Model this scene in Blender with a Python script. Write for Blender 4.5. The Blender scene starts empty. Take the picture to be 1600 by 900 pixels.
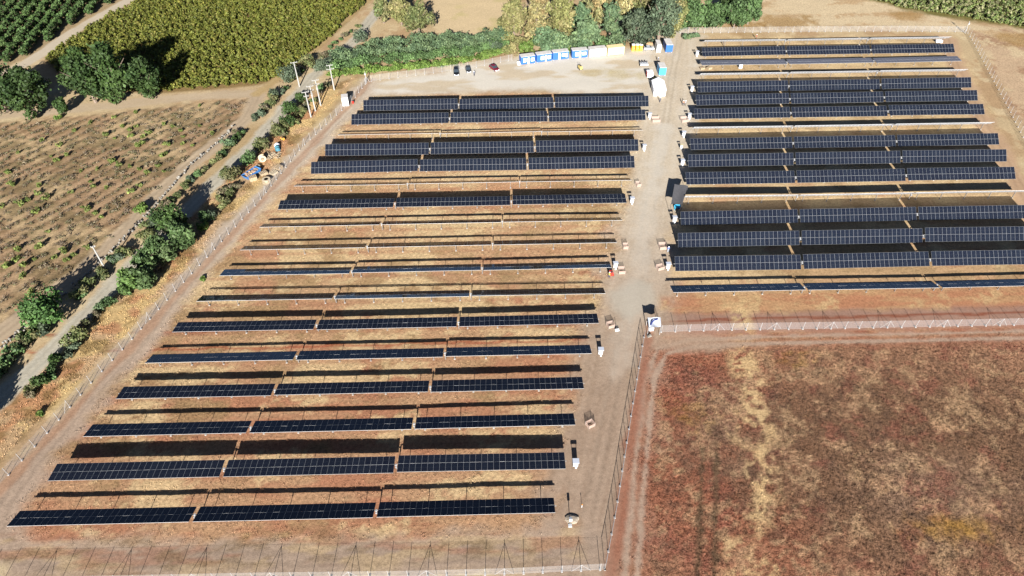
import bpy, math, random
import numpy as np
from mathutils import Vector, Matrix
sc = bpy.context.scene
COL = sc.collection
R = math.radians
rnd = random.Random(7)
nr = np.random.default_rng(11)

# ------------------------------------------------------------------ camera
SC = 0.91                     # surveyed units -> metres
TUBE = 1.93                   # torque tube height
CAM = np.array([43.3453*SC, -218.0416*SC, 113.0649*SC + TUBE])
YAW, PITCH, ROLL, FPX = 0.0203, 0.7648, -0.0062, 1049.6
_f = np.array([math.sin(YAW)*math.cos(PITCH), math.cos(YAW)*math.cos(PITCH), -math.sin(PITCH)])
_r = np.array([math.cos(YAW), -math.sin(YAW), 0.0]); _u = np.cross(_r, _f)
_r2 = _r*math.cos(ROLL) + _u*math.sin(ROLL); _u2 = -_r*math.sin(ROLL) + _u*math.cos(ROLL)
cd = bpy.data.cameras.new('camera'); cam = bpy.data.objects.new('camera', cd); COL.objects.link(cam)
cd.sensor_width = 36; cd.lens = FPX/1600*36; cd.clip_start = 1; cd.clip_end = 8000
cam.matrix_world = Matrix(((_r2[0], _u2[0], -_f[0], CAM[0]), (_r2[1], _u2[1], -_f[1], CAM[1]), (_r2[2], _u2[2], -_f[2], CAM[2]), (0, 0, 0, 1)))
sc.camera = cam

# ------------------------------------------------------------------ light
SUN_EL, SUN_AZ = 21.4, 1.5     # light travels towards +Y, turned 1.5 degrees to +X
w = bpy.data.worlds.new('World'); sc.world = w; w.use_nodes = True
nt = w.node_tree; bg = nt.nodes['Background']; sky = nt.nodes.new('ShaderNodeTexSky')
sky.sky_type = 'NISHITA'; sky.sun_disc = False; sky.sun_elevation = R(SUN_EL); sky.sun_rotation = R(180+SUN_AZ)
sky.altitude = 200; sky.air_density = .35; sky.dust_density = .15
nt.links.new(sky.outputs[0], bg.inputs[0]); bg.inputs[1].default_value = 0.05
sd = bpy.data.lights.new('sun', 'SUN'); sun = bpy.data.objects.new('sun', sd); COL.objects.link(sun)
sd.energy = 5.0; sd.angle = R(0.5); sd.color = (1.0, 0.98, 0.945)
ldir = Vector((math.sin(R(SUN_AZ))*math.cos(R(SUN_EL)), math.cos(R(SUN_AZ))*math.cos(R(SUN_EL)), -math.sin(R(SUN_EL))))
sun.rotation_euler = ldir.to_track_quat('-Z', 'Y').to_euler(); sun.location = (0, -300, 150)
vs = sc.view_settings; vs.view_transform = 'Standard'; vs.look = 'None'; vs.gamma = 1; vs.use_curve_mapping = False
vs.exposure = 1.6
sc.cycles.max_bounces = 5; sc.cycles.diffuse_bounces = 1; sc.cycles.transparent_max_bounces = 12

# ------------------------------------------------------------------ helpers
def G(px, py, z=0.0):
    """ground point seen at photo pixel (1600x900)"""
    d = _f + _r2*(px-800)/FPX + _u2*(450-py)/FPX
    t = (z-CAM[2])/d[2]
    p = CAM + d*t
    return Vector((p[0], p[1], z))
def GP(pts): return np.array([[*G(*p)[:2]] for p in pts])
def vheight(px, py, top_y):
    """height of an upright whose foot is at (px,py) and whose top is seen at row top_y"""
    a = G(px, py)
    lo, hi = 0., 40.
    for _ in range(40):
        m = (lo+hi)/2; d = np.array([a[0], a[1], m])-CAM
        y = 450-FPX*(d@_u2)/(d@_f)
        if y > top_y: lo = m
        else: hi = m
    return lo
def lin(c): return tuple(((v/255)/12.92 if v/255 <= .04045 else ((v/255+.055)/1.055)**2.4) for v in c)
KEXP = 1.75                    # display-linear value of a sunlit horizontal white surface
def alb(c): return tuple(v/KEXP for v in lin(c))

def mat(name, col, rough=.8, metal=0., spec=.3, noise=0., nscale=3., bump=0.):
    m = bpy.data.materials.new(name); m.use_nodes = True
    n = m.node_tree; b = n.nodes['Principled BSDF']
    b.inputs['Base Color'].default_value = (*col, 1); b.inputs['Roughness'].default_value = rough
    b.inputs['Metallic'].default_value = metal; b.inputs['Specular IOR Level'].default_value = spec
    if noise:
        tc = n.nodes.new('ShaderNodeTexCoord'); t = n.nodes.new('ShaderNodeTexNoise'); t.inputs['Scale'].default_value = nscale; t.inputs['Detail'].default_value = 4
        n.links.new(tc.outputs['Object'], t.inputs['Vector'])
        mr = n.nodes.new('ShaderNodeMapRange'); mr.inputs[1].default_value = .3; mr.inputs[2].default_value = .7
        mr.inputs[3].default_value = 1-noise; mr.inputs[4].default_value = 1+noise
        n.links.new(t.outputs['Fac'], mr.inputs[0])
        mx = n.nodes.new('ShaderNodeMix'); mx.data_type = 'RGBA'; mx.blend_type = 'MULTIPLY'; mx.inputs[0].default_value = 1
        mx.inputs[6].default_value = (*col, 1); n.links.new(mr.outputs[0], mx.inputs[7]); n.links.new(mx.outputs[2], b.inputs['Base Color'])
        if bump:
            bp = n.nodes.new('ShaderNodeBump'); bp.inputs['Strength'].default_value = bump; bp.inputs['Distance'].default_value = .1
            n.links.new(t.outputs['Fac'], bp.inputs['Height']); n.links.new(bp.outputs[0], b.inputs['Normal'])
    return m

def tag(o, label=None, cat=None, group=None, kind=None):
    if label: o['label'] = label
    if cat: o['category'] = cat
    if group: o['group'] = group
    if kind: o['kind'] = kind
    return o
def empty(name, loc, rz=0., label=None, cat=None, group=None):
    o = bpy.data.objects.new(name, None); COL.objects.link(o); o.location = loc; o.rotation_euler = (0, 0, rz); o.empty_display_size = .3
    return tag(o, label, cat, group)
def link(name, me, parent=None, loc=None, rz=None):
    o = bpy.data.objects.new(name, me); COL.objects.link(o)
    if parent: o.parent = parent
    if loc is not None: o.location = loc
    if rz is not None: o.rotation_euler = (0, 0, rz)
    return o

class MB:
    def __init__(s): s.v = []; s.f = []; s.mi = []; s.mats = []
    def m(s, mt):
        if mt not in s.mats: s.mats.append(mt)
        return s.mats.index(mt)
    def add(s, vs_, fs, mt):
        o = len(s.v); k = s.m(mt); s.v += [tuple(v) for v in vs_]
        for f in fs: s.f.append(tuple(i+o for i in f)); s.mi.append(k)
    def box(s, c, d, mt, M=None):
        x, y, z = d[0]/2, d[1]/2, d[2]/2
        vs_ = [Vector((sx*x, sy*y, sz*z)) for sx in (-1, 1) for sy in (-1, 1) for sz in (-1, 1)]
        if M is not None: vs_ = [M @ v for v in vs_]
        vs_ = [v+Vector(c) for v in vs_]
        s.add(vs_, [(0, 1, 3, 2), (4, 6, 7, 5), (0, 4, 5, 1), (2, 3, 7, 6), (0, 2, 6, 4), (1, 5, 7, 3)], mt)
    def tube(s, pts, rad, mt, n=8, cap=True):
        pts = [Vector(p) for p in pts]
        if not hasattr(rad, '__len__'): rad = [rad]*len(pts)
        rings = []
        for i, p in enumerate(pts):
            t = (pts[min(i+1, len(pts)-1)]-pts[max(i-1, 0)]).normalized()
            a = t.orthogonal().normalized(); 
            if abs(t.z) < .9: a = t.cross(Vector((0, 0, 1))).normalized()
            else: a = t.cross(Vector((1, 0, 0))).normalized()
            b = t.cross(a)
            rings.append([p+(a*math.cos(2*math.pi*k/n)+b*math.sin(2*math.pi*k/n))*rad[i] for k in range(n)])
        vs_ = [v for r_ in rings for v in r_]; fs = []
        for i in range(len(pts)-1):
            for k in range(n): fs.append((i*n+k, i*n+(k+1) % n, (i+1)*n+(k+1) % n, (i+1)*n+k))
        if cap: fs += [tuple(range(n))[::-1], tuple(range((len(pts)-1)*n, len(pts)*n))]
        s.add(vs_, fs, mt)
    def loft(s, rings, mt, cap=True):
        n = len(rings[0]); vs_ = [v for r_ in rings for v in r_]; fs = []
        for i in range(len(rings)-1):
            for k in range(n): fs.append((i*n+k, i*n+(k+1) % n, (i+1)*n+(k+1) % n, (i+1)*n+k))
        if cap: fs += [tuple(range(n))[::-1], tuple(range((len(rings)-1)*n, len(rings)*n))]
        s.add(vs_, fs, mt)
    def mesh(s, name, smooth=False):
        me = bpy.data.meshes.new(name); me.from_pydata(s.v, [], s.f)
        for mt in s.mats: me.materials.append(mt)
        me.polygons.foreach_set('material_index', s.mi)
        if smooth: me.polygons.foreach_set('use_smooth', [True]*len(s.f))
        me.update(); return me
    def build(s, name, parent=None, loc=None, rz=None, smooth=False):
        return link(name, s.mesh(name, smooth), parent, loc, rz)

# ------------------------------------------------------------------ numpy noise
def _h(ix, iy, seed):
    a = (ix.astype(np.int64)*374761393 + iy.astype(np.int64)*668265263 + seed*1274126177) & 0xffffffff
    a = ((a ^ (a >> 13))*1103515245) & 0xffffffff
    a = ((a ^ (a >> 16))*2654435761) & 0xffffffff
    return (a & 0xffffff)/float(0xffffff)
def vnoise(x, y, seed):
    ix, iy = np.floor(x), np.floor(y); fx, fy = x-ix, y-iy
    fx = fx*fx*fx*(fx*(fx*6-15)+10); fy = fy*fy*fy*(fy*(fy*6-15)+10)
    a, b, c, d = _h(ix, iy, seed), _h(ix+1, iy, seed), _h(ix, iy+1, seed), _h(ix+1, iy+1, seed)
    return (a*(1-fx)+b*fx)*(1-fy)+(c*(1-fx)+d*fx)*fy
def fbm(x, y, s, o=4, seed=0, sx=1., sy=1.):
    t = 0; a = 1; tot = 0
    x = x/(s*sx); y = y/(s*sy)
    for i in range(o):
        c, sn = math.cos(.6*i), math.sin(.6*i)
        t = t+a*vnoise(x*c-y*sn+i*17.3, x*sn+y*c+i*9.1, seed+i); tot += a; a *= .55; x = x*2.03; y = y*2.03
    return t/tot
def ss(a, b, x):
    t = np.clip((x-a)/(b-a), 0, 1); return t*t*(3-2*t)
def sdpoly(x, y, P):
    """signed distance, positive inside"""
    d = np.full(x.shape, 1e9); ins = np.zeros(x.shape, bool); n = len(P)
    for i in range(n):
        ax, ay = P[i]; bx, by = P[(i+1) % n]
        ex, ey = bx-ax, by-ay; t = np.clip(((x-ax)*ex+(y-ay)*ey)/(ex*ex+ey*ey), 0, 1)
        d = np.minimum(d, (x-ax-t*ex)**2+(y-ay-t*ey)**2)
        c = ((ay > y) != (by > y)) & (x < (bx-ax)*(y-ay)/((by-ay) if by != ay else 1e-9)+ax); ins ^= c
    d = np.sqrt(d); return np.where(ins, d, -d)
def dline(x, y, P):
    """distance to polyline and signed side offset"""
    d = np.full(x.shape, 1e9); s = np.zeros(x.shape)
    for i in range(len(P)-1):
        ax, ay = P[i]; bx, by = P[i+1]
        ex, ey = bx-ax, by-ay; L = math.hypot(ex, ey); t = np.clip(((x-ax)*ex+(y-ay)*ey)/(L*L), 0, 1)
        q = np.sqrt((x-ax-t*ex)**2+(y-ay-t*ey)**2); c = ((x-ax)*ey-(y-ay)*ex)/L
        k = q < d; s = np.where(k, c, s); d = np.where(k, q, d)
    return d, s

# ------------------------------------------------------------------ the ground
PL = dict(
 lane=GP([(1062, 60), (1050, 120), (1040, 190), (1030, 260), (1016, 330), (1006, 400), (988, 470), (968, 560), (948, 660), (928, 760), (908, 850), (890, 960)]),
 lanegrey=GP([(1036, 200), (1024, 270), (1010, 330), (1002, 400), (990, 452), (985, 500), (970, 580)]),
 perim=GP([(575, 128), (545, 172), (480, 238), (420, 296), (360, 362), (330, 400), (262, 480), (200, 556), (140, 622), (90, 680), (45, 735), (5, 790), (-8, 830), (10, 858), (60, 878), (300, 874), (600, 872), (850, 862), (905, 850)]),
 grey=GP([(640, -40), (592, 14), (560, 58), (500, 108), (450, 163), (400, 222), (350, 268), (310, 310), (250, 370), (200, 420), (150, 473), (100, 528), (50, 578), (0, 622), (-80, 690)]),
 field=GP([(-80, 192), (0, 181), (100, 171), (180, 164), (270, 154), (350, 147), (402, 147)]),
 field2=GP([(402, 147), (385, 185), (340, 222), (290, 262), (240, 310), (205, 350), (165, 392), (120, 430), (60, 474), (0, 520), (-80, 575)]),
 orch=GP([(-90, 165), (-20, 130), (52, 92), (120, 46), (180, 12), (240, -22), (300, -55)]),
 croptrack=GP([(402, 147), (440, 118), (490, 76), (540, 30), (590, -15)]),
 weedtrack=GP([(1640, 522), (1400, 527), (1200, 531), (1080, 536), (1035, 548), (1015, 590), (1005, 680), (995, 780), (985, 920)]),
 righttrk=GP([(1478, 62), (1500, 120), (1540, 200), (1590, 285), (1640, 370)]),
 fenceline=GP([(1030, 508), (1640, 494)]),
 midfence=GP([(945, 890), (963, 790), (984, 660), (1007, 520)]),
 leftfence=GP([(-60, 820), (80, 670), (200, 537), (330, 395), (430, 283), (520, 185), (570, 130)]),
)
PG = dict(
 camp=GP([(574, 132), (660, 118), (800, 92), (990, 76), (1090, 60), (1092, 110), (1086, 160), (1066, 260), (1050, 330), (1000, 330), (1012, 175), (1030, 150), (800, 140), (560, 150)]),
 lblock=GP([(560, 150), (1020, 140), (1000, 300), (955, 480), (880, 840), (0, 860), (0, 800)]),
 rblock=GP([(1080, 56), (1490, 56), (1580, 240), (1660, 470), (1030, 480), (1050, 300)]),
 plough=GP([(-90, 205), (0, 193), (180, 176), (385, 153), (372, 190), (300, 248), (230, 312), (150, 396), (70, 462), (-90, 570)]),
 crop=GP([(68, 94), (140, 44), (215, 2), (290, -40), (640, -40), (575, 4), (540, 38), (490, 84), (448, 118), (405, 133), (330, 140), (250, 146), (120, 140)]),
 orchard=GP([(-60, 130), (0, 108), (52, 86), (120, 38), (190, 0), (260, -40), (-60, -40)]),
 weed=GP([(1006, 536), (1100, 532), (1660, 516), (1660, 960), (958, 960), (972, 780)]),
 topfield=GP([(690, 62), (665, 30), (690, -40), (800, -40), (795, 50)]),
 verge=GP([(560, 118), (470, 215), (330, 380), (200, 520), (60, 660), (-60, 790), (-60, 690), (60, 575), (210, 420), (330, 300), (470, 150)]),
 outright=GP([(1514, 40), (1560, 130), (1660, 330), (1760, 300), (1700, 60), (1600, 40)]),
 topright=GP([(1100, 50), (1180, -30), (1330, -30), (1500, 34), (1600, 55), (1600, 70), (1510, 44)]),
 farcrop=GP([(1320, -40), (1345, -3), (1420, 16), (1505, 31), (1620, 48), (1760, 70), (1760, -40)]),
 greypatch=GP([(945, 455), (990, 440), (1020, 445), (1020, 475), (985, 500), (960, 480)]),
)
PIT_ = 9.2706*SC
def C(*c): return np.array(lin(c))
def field(x, y):
    """albedo (in display-linear units), contrast of the small clumps, class id"""
    n1 = fbm(x, y, 14, 4, 1); n2 = fbm(x, y, 5, 4, 9); n3 = fbm(x, y, 1.6, 3, 21); n4 = fbm(x, y, 30, 3, 33)
    na = fbm(x, y, 4, 4, 41, 3.2, .6)
    e = (n2-.5)*5+(n3-.5)*2.2
    col = np.zeros(x.shape+(3,)); con = np.full(x.shape, .30); cls = np.zeros(x.shape, int)
    far = ss(-70, 60, y)[..., None]
    col[:] = C(206, 180, 140)
    def put(m, c, k=None):
        nonlocal col, con
        col[:] = col*(1-m[..., None])+np.asarray(c)*m[..., None]
        if k is not None: con = con*(1-m)+k*m
    put(ss(.45, .62, n1+(n3-.5)*.3), C(190, 158, 120)); put(ss(.54, .72, n2+(n3-.5)*.3)*.7, C(222, 200, 160)); put(ss(.6, .7, n4)*.5, C(170, 140, 96))
    # panel fields
    d = sdpoly(x, y, PG['lblock']); m = ss(-2, 2, d+e*.6)
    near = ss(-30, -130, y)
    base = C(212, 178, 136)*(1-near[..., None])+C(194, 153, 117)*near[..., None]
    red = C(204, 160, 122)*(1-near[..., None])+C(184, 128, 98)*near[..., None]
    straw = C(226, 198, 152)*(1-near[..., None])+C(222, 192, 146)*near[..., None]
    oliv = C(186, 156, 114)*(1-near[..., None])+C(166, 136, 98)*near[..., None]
    pf = base.copy(); pf = np.broadcast_to(pf, col.shape).copy()
    def mixin(a, c, k): a[:] = a*(1-k[..., None])+c*k[..., None]
    mixin(pf, red, ss(.45, .64, na*.6+n1*.4)*.9); mixin(pf, oliv, ss(.52, .66, n2*.6+n4*.4)*.8)
    mixin(pf, straw, ss(.52, .66, fbm(x, y, 7, 5, 55, 1.4, 1.)+(fbm(x, y, 1.2, 3, 57)-.5)*.35)*.8)
    pf = pf*(1+.10*np.sin((x*.86+y*.5)*2*math.pi/1.1+n2*4))[..., None]**1 
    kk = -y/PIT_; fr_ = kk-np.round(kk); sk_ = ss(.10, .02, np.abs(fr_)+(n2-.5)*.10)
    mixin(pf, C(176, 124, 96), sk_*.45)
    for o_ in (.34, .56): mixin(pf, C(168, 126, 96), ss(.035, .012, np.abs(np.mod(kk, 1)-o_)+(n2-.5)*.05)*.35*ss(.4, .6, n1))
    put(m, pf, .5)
    d = sdpoly(x, y, PG['rblock']); m = ss(-2, 2, d+e*.6)
    base = C(212, 182, 140)*(1-near[..., None])+C(192, 150, 110)*near[..., None]
    rf = np.broadcast_to(base, col.shape).copy()
    mixin(rf, red, ss(.52, .64, na*.6+n1*.4)*.7*ss(20, -60, y)); mixin(rf, straw, ss(.5, .62, n2*.5+n1*.5)*.8); mixin(rf, oliv, ss(.56, .66, fbm(x, y, 6, 4, 77))*.6)
    put(m, rf, .45)
    # outside right, top right
    d = sdpoly(x, y, PG['outright']); m = ss(-2, 2, d+e)
    h3 = (n3-.5)*.45+(n2-.5)*.2; put(m, C(206, 176, 142), .45); put(m*ss(.44, .66, fbm(x, y, 9, 5, 61)+h3)*.75, C(172, 134, 104), .55); put(m*ss(.5, .68, fbm(x, y, 6, 5, 63)+h3)*.8, C(222, 198, 158))
    d = sdpoly(x, y, PG['topright']); m = ss(-2, 2, d+e)
    h3 = (n3-.5)*.45+(n2-.5)*.2; put(m, C(222, 198, 160), .45); put(m*ss(.52, .72, fbm(x, y, 6, 5, 65, 3, 1)+h3)*.6, C(190, 152, 108), .5)
    for px, py, rr in ((1230, 33, 9), (1160, 40, 6), (1420, 24, 6), (1590, 62, 7)):
        p = G(px, py); put(ss(1.1, .5, np.hypot((x-p[0])/rr/1.4, (y-p[1])/rr)+(n2-.5)*.8+(n3-.5)*.9)*.7, C(168, 130, 76), .6)
    # strip south of right block and around its fence
    d = sdpoly(x, y, GP([(1030, 462), (1660, 448), (1660, 520), (1020, 540)])); m = ss(-1.5, 1.5, d+e*.5)
    put(m, C(196, 152, 112)); put(m*ss(.46, .6, na)*.8, C(188, 130, 98)); put(m*ss(.52, .70, fbm(x, y, 5, 5, 81)+(n3-.5)*.4)*.7, C(214, 182, 134), .5)
    d, s = dline(x, y, PL['fenceline']); put(ss(4.2, 2.2, d+e*.35), C(178, 140, 120), .2); put(ss(.5, .2, np.abs(s+1.2+(n2-.5)))*.8, C(150, 84, 60)); put(ss(.5, .2, np.abs(s-3.6+(n2-.5)*1.4))*.7, C(166, 84, 56))
    # weed field
    dW = sdpoly(x, y, PG['weed']); m = ss(-2, 3, dW+e*1.0)
    hf = fbm(x, y, 1.1, 3, 115)-.5; mf = fbm(x, y, 4, 4, 117)-.5
    def spot(px, py, rx, ry): p = G(px, py); return np.exp(-((x-p[0])/rx)**2-((y-p[1])/ry)**2)
    wf = np.broadcast_to(C(166, 124, 96), col.shape).copy()
    mixin(wf, C(182, 134, 104), np.clip(ss(-104, -84, y+mf*16), 0, 1)*.8)
    mixin(wf, C(160, 90, 68), np.clip(spot(1060, 640, 16, 22)+spot(1190, 700, 10, 30)*.7+spot(1110, 800, 20, 14)*.5+mf*1.0+hf*.8, 0, 1)*.75)
    mixin(wf, C(124, 95, 73), np.clip(spot(1420, 680, 40, 16)*1.1+spot(1320, 760, 24, 16)*.8+spot(1560, 760, 24, 24)*.7+mf*.9+hf*.7-.1, 0, 1)*.85)
    mixin(wf, C(150, 120, 98), np.clip(spot(1450, 760, 14, 8)+spot(1130, 660, 10, 12)*.7+mf+hf*.5-.1, 0, 1)*.8)
    mixin(wf, C(142, 86, 72), ss(.5, .70, fbm(x, y, 5, 5, 91)+hf*.5)*.5)
    mixin(wf, C(204, 168, 128), ss(.54, .72, fbm(x, y, 4, 5, 107)+hf*.7)*.5)
    mixin(wf, C(166, 124, 58), np.clip((spot(1490, 825, 7, 2.5)+spot(1080, 650, 5, 4)*.6+spot(1240, 560, 5, 3)*.6)*1.2+hf*1.2-.3, 0, 1)*.8)
    mixin(wf, C(90, 70, 58), ss(.60, .72, fbm(x, y, 1.4, 3, 116))*.5)
    # straw streak running down the weed field
    ax = GP([(1160, 462), (1170, 560), (1190, 700), (1185, 900)]); d, s = dline(x, y, ax); d = d*(.75+.5*fbm(x, y, 10, 2, 120))
    put(m, wf, 1.15)
    st_ = np.clip(ss(3.6, 0, d+(n2-.5)*8+(n1-.5)*5), 0, 1)*ss(.38, .56, fbm(x, y, 1.8, 4, 119)+.10*ss(-105, -84, y)+hf*.5)*ss(-70, -80, y); put(st_*.9, C(222, 188, 138), .55)
    # old wheel ruts
    for a in ([(1098, 700), (1090, 900)], [(1120, 700), (1116, 900)]):
        d, s = dline(x, y, GP(a)); put(ss(.7, .2, d+(n3-.5)*1.2)*.7, C(96, 82, 62), .9)
    # left side
    d = sdpoly(x, y, PG['verge']); m = ss(-1.5, 1.5, d+e*.5); dl, sl = dline(x, y, PL['leftfence'])
    vf = np.broadcast_to(C(200, 166, 126), col.shape).copy()
    mixin(vf, C(190, 138, 98), ss(.5, .64, fbm(x, y, 7, 4, 121))*.8); mixin(vf, C(214, 184, 128), ss(.5, .62, n2)*.8); mixin(vf, C(132, 106, 66), ss(.58, .68, fbm(x, y, 4, 4, 125))*.7)
    put(m, vf, .4)
    d = sdpoly(x, y, PG['plough']); m = ss(-1.5, 1.5, d+e*.5)
    u = ROWN[0]*x+ROWN[1]*y
    st = .5+.5*np.sin(u*2*math.pi/ROWP+(n2-.5)*1.6)
    pc = np.broadcast_to(C(178, 147, 114), col.shape).copy()
    mixin(pc, C(140, 114, 84), st*.85*ss(.2, .6, n2)); mixin(pc, C(204, 178, 136), ss(.52, .66, n1)*.6); mixin(pc, C(132, 114, 82), ss(.50, .64, fbm(x, y, 5, 4, 131)+(n3-.5)*.3)*.7)
    put(m, pc, .5); cls[(d > 0)] = 1
    for nm, c in (('crop', (150, 124, 84)), ('orchard', (176, 152, 116))):
        d = sdpoly(x, y, PG[nm]); put(ss(-1, 1, d), C(*c), .5); cls[d > 0] = 2
    d = sdpoly(x, y, PG['farcrop']); put(ss(-2, 2, d+e), C(128, 118, 70), .5); cls[d > 0] = 2
    d = sdpoly(x, y, PG['topfield']); m = ss(-2, 2, d+e); put(m, C(222, 196, 154)); put(m*ss(.5, .62, n1)*.5, C(196, 182, 120))
    cls[(dW > 0)] = 3
    # tracks
    def track(key, wd, c, c2, fr=.5, k=.12, ed=1., cid=0, ruts=0):
        d, s = dline(x, y, PL[key]); m = ss(wd+ed, wd-ed, d+e*fr)
        lon = fbm(s, (x*.6+y)*.05, .55, 3, 141)
        cc = np.asarray(c)*(1-lon[..., None])+np.asarray(c2)*lon[..., None]
        if ruts:
            r_ = ss(.5, .15, np.abs(np.abs(s)-ruts+(n2-.5)*.5)); cc = cc*(1-.15*r_[..., None])
        put(m, cc, k)
        if cid: cls[(d < wd)] = cid
    track('field', 2.6, C(196, 172, 140), C(206, 184, 154), .5, .15, 1., 5)
    track('field2', 2.4, C(190, 166, 138), C(202, 180, 150), .4, .15, .8, 5, .8)
    track('orch', 2.6, C(206, 190, 164), C(214, 198, 174), .3, .12, .6, 5)
    track('croptrack', 1.7, C(196, 170, 124), C(186, 156, 110), .4, .2, .8, 5)
    track('grey', 2.25, C(207, 199, 180), C(197, 185, 162), .45, .2, .8, 4, .8)
    dl, sl = dline(x, y, PL['grey'])
    d = sdpoly(x, y, PG['camp']); m = ss(-3, 3, d+e*.8)
    put(m, C(230, 220, 203), .12); put(m*ss(.58, .7, fbm(x, y, 7, 4, 151, 3, 1))*.6, C(206, 180, 140), .2); cls[d > 0] = 6
    for px, py, rx, ry in ((970, 118, 9, 6), (930, 112, 7, 4), (1000, 118, 4, 6)):
        p = G(px, py); put(ss(1.0, .3, np.hypot((x-p[0])/rx, (y-p[1])/ry)+(n2-.5)*1.2)*.55, C(206, 186, 138), .35)
    nearm = near[..., None]
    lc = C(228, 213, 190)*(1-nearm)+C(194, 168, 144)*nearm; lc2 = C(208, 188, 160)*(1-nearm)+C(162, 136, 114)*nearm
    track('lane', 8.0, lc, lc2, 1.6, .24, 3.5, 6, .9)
    track('lanegrey', 2.2, lc, C(216, 205, 188)*(1-nearm)+C(192, 174, 154)*nearm, .9, .16, 1.8)
    d = sdpoly(x, y, PG['greypatch']); put(ss(-1.5, 1.5, d+e*.7)*.7, C(200, 190, 172), .08)
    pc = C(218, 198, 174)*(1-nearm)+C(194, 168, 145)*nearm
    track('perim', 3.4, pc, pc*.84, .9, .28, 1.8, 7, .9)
    d, s = dline(x, y, PL['weedtrack']); put(ss(3.4, 1.6, d+e*.5)*.55, C(166, 112, 88), .4)
    put(ss(.75, .25, np.abs(np.abs(s)-.95)+(n2-.5)*.7+(n3-.5)*.5)*.85*ss(3, 2, d), C(188, 162, 140), .25); cls[d < 1.8] = 8
    p = G(1070, 537); put(ss(1.1, .4, np.hypot((x-p[0])/13, (y-p[1])/3)+(n2-.5))*.8, C(184, 156, 132), .25)
    track('righttrk', 3.2, C(204, 172, 140), C(196, 160, 126), .6, .15, 1.5, 7, .9)
    bs = GP([(-40, 835), (300, 832), (700, 828), (900, 820), (925, 880), (700, 888), (-40, 905)]); m = ss(-1.5, 2, sdpoly(x, y, bs)+e*.6)
    put(m*ss(.48, .62, fbm(x, y, 3.5, 4, 161, 2.5, .8))*.55, C(206, 176, 132), .5); put(m*ss(.52, .64, fbm(x, y, 3, 4, 163, 4, .5))*.5, C(172, 118, 92), .5); put(m*ss(.55, .66, fbm(x, y, 2.5, 4, 165, 2, .7))*.5, C(140, 116, 84), .6)
    # red dug earth along fences
    d, s = dline(x, y, PL['leftfence']); put(ss(1.6, .5, np.abs(s-1.0)+(n2-.5)*2)*.45*ss(4, 3, d), C(176, 122, 84))
    d, s = dline(x, y, PL['midfence']); put(ss(1.5, .4, np.abs(s-.9)+(n2-.5)*1.4)*.6*ss(3.5, 2.5, d), C(160, 98, 74))
    return col, con, cls
# crop row direction of the young plantation at the left
_a, _b = G(0, 395), G(150, 307); _dv = (_b-_a).normalized(); ROWD = (_dv[0], _dv[1]); ROWN = (-_dv[1], _dv[0])
ROWP = 3.4

def soil_material():
    m = bpy.data.materials.new('soil'); m.use_nodes = True; n = m.node_tree; b = n.nodes['Principled BSDF']
    b.inputs['Roughness'].default_value = 1; b.inputs['Specular IOR Level'].default_value = 0
    at = n.nodes.new('ShaderNodeAttribute'); at.attribute_name = 'Col'; ac = n.nodes.new('ShaderNodeAttribute'); ac.attribute_name = 'Con'
    tc = n.nodes.new('ShaderNodeNewGeometry')
    def noise(s, det):
        t = n.nodes.new('ShaderNodeTexNoise'); t.inputs['Scale'].default_value = s; t.inputs['Detail'].default_value = det; t.inputs['Roughness'].default_value = .6
        n.links.new(tc.outputs['Position'], t.inputs['Vector']); return t.outputs['Fac']
    def math_(op, a, b_=None, v=None):
        k = n.nodes.new('ShaderNodeMath'); k.operation = op; n.links.new(a, k.inputs[0])
        if b_ is not None: n.links.new(b_, k.inputs[1])
        elif v is not None: k.inputs[1].default_value = v
        return k.outputs[0]
    f1 = noise(1.6, 5); f2 = noise(5.5, 3)
    s = math_('ADD', math_('MULTIPLY', math_('SUBTRACT', f1, v=.5), v=2.6), math_('MULTIPLY', math_('SUBTRACT', f2, v=.5), v=2.6))
    s = math_('ADD', math_('MULTIPLY', s, ac.outputs['Fac']), v=1.0)
    s = math_('MAXIMUM', s, v=.3)
    mx = n.nodes.new('ShaderNodeVectorMath'); mx.operation = 'SCALE'; n.links.new(at.outputs['Color'], mx.inputs[0]); n.links.new(s, mx.inputs['Scale'])
    n.links.new(mx.outputs[0], b.inputs['Base Color'])
    bp = n.nodes.new('ShaderNodeBump'); bp.inputs['Distance'].default_value = .12
    n.links.new(ac.outputs['Fac'], bp.inputs['Strength']); n.links.new(math_('ADD', f1, math_('MULTIPLY', f2, v=.5)), bp.inputs['Height']); n.links.new(bp.outputs[0], b.inputs['Normal'])
    return m
SOIL = soil_material()
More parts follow.
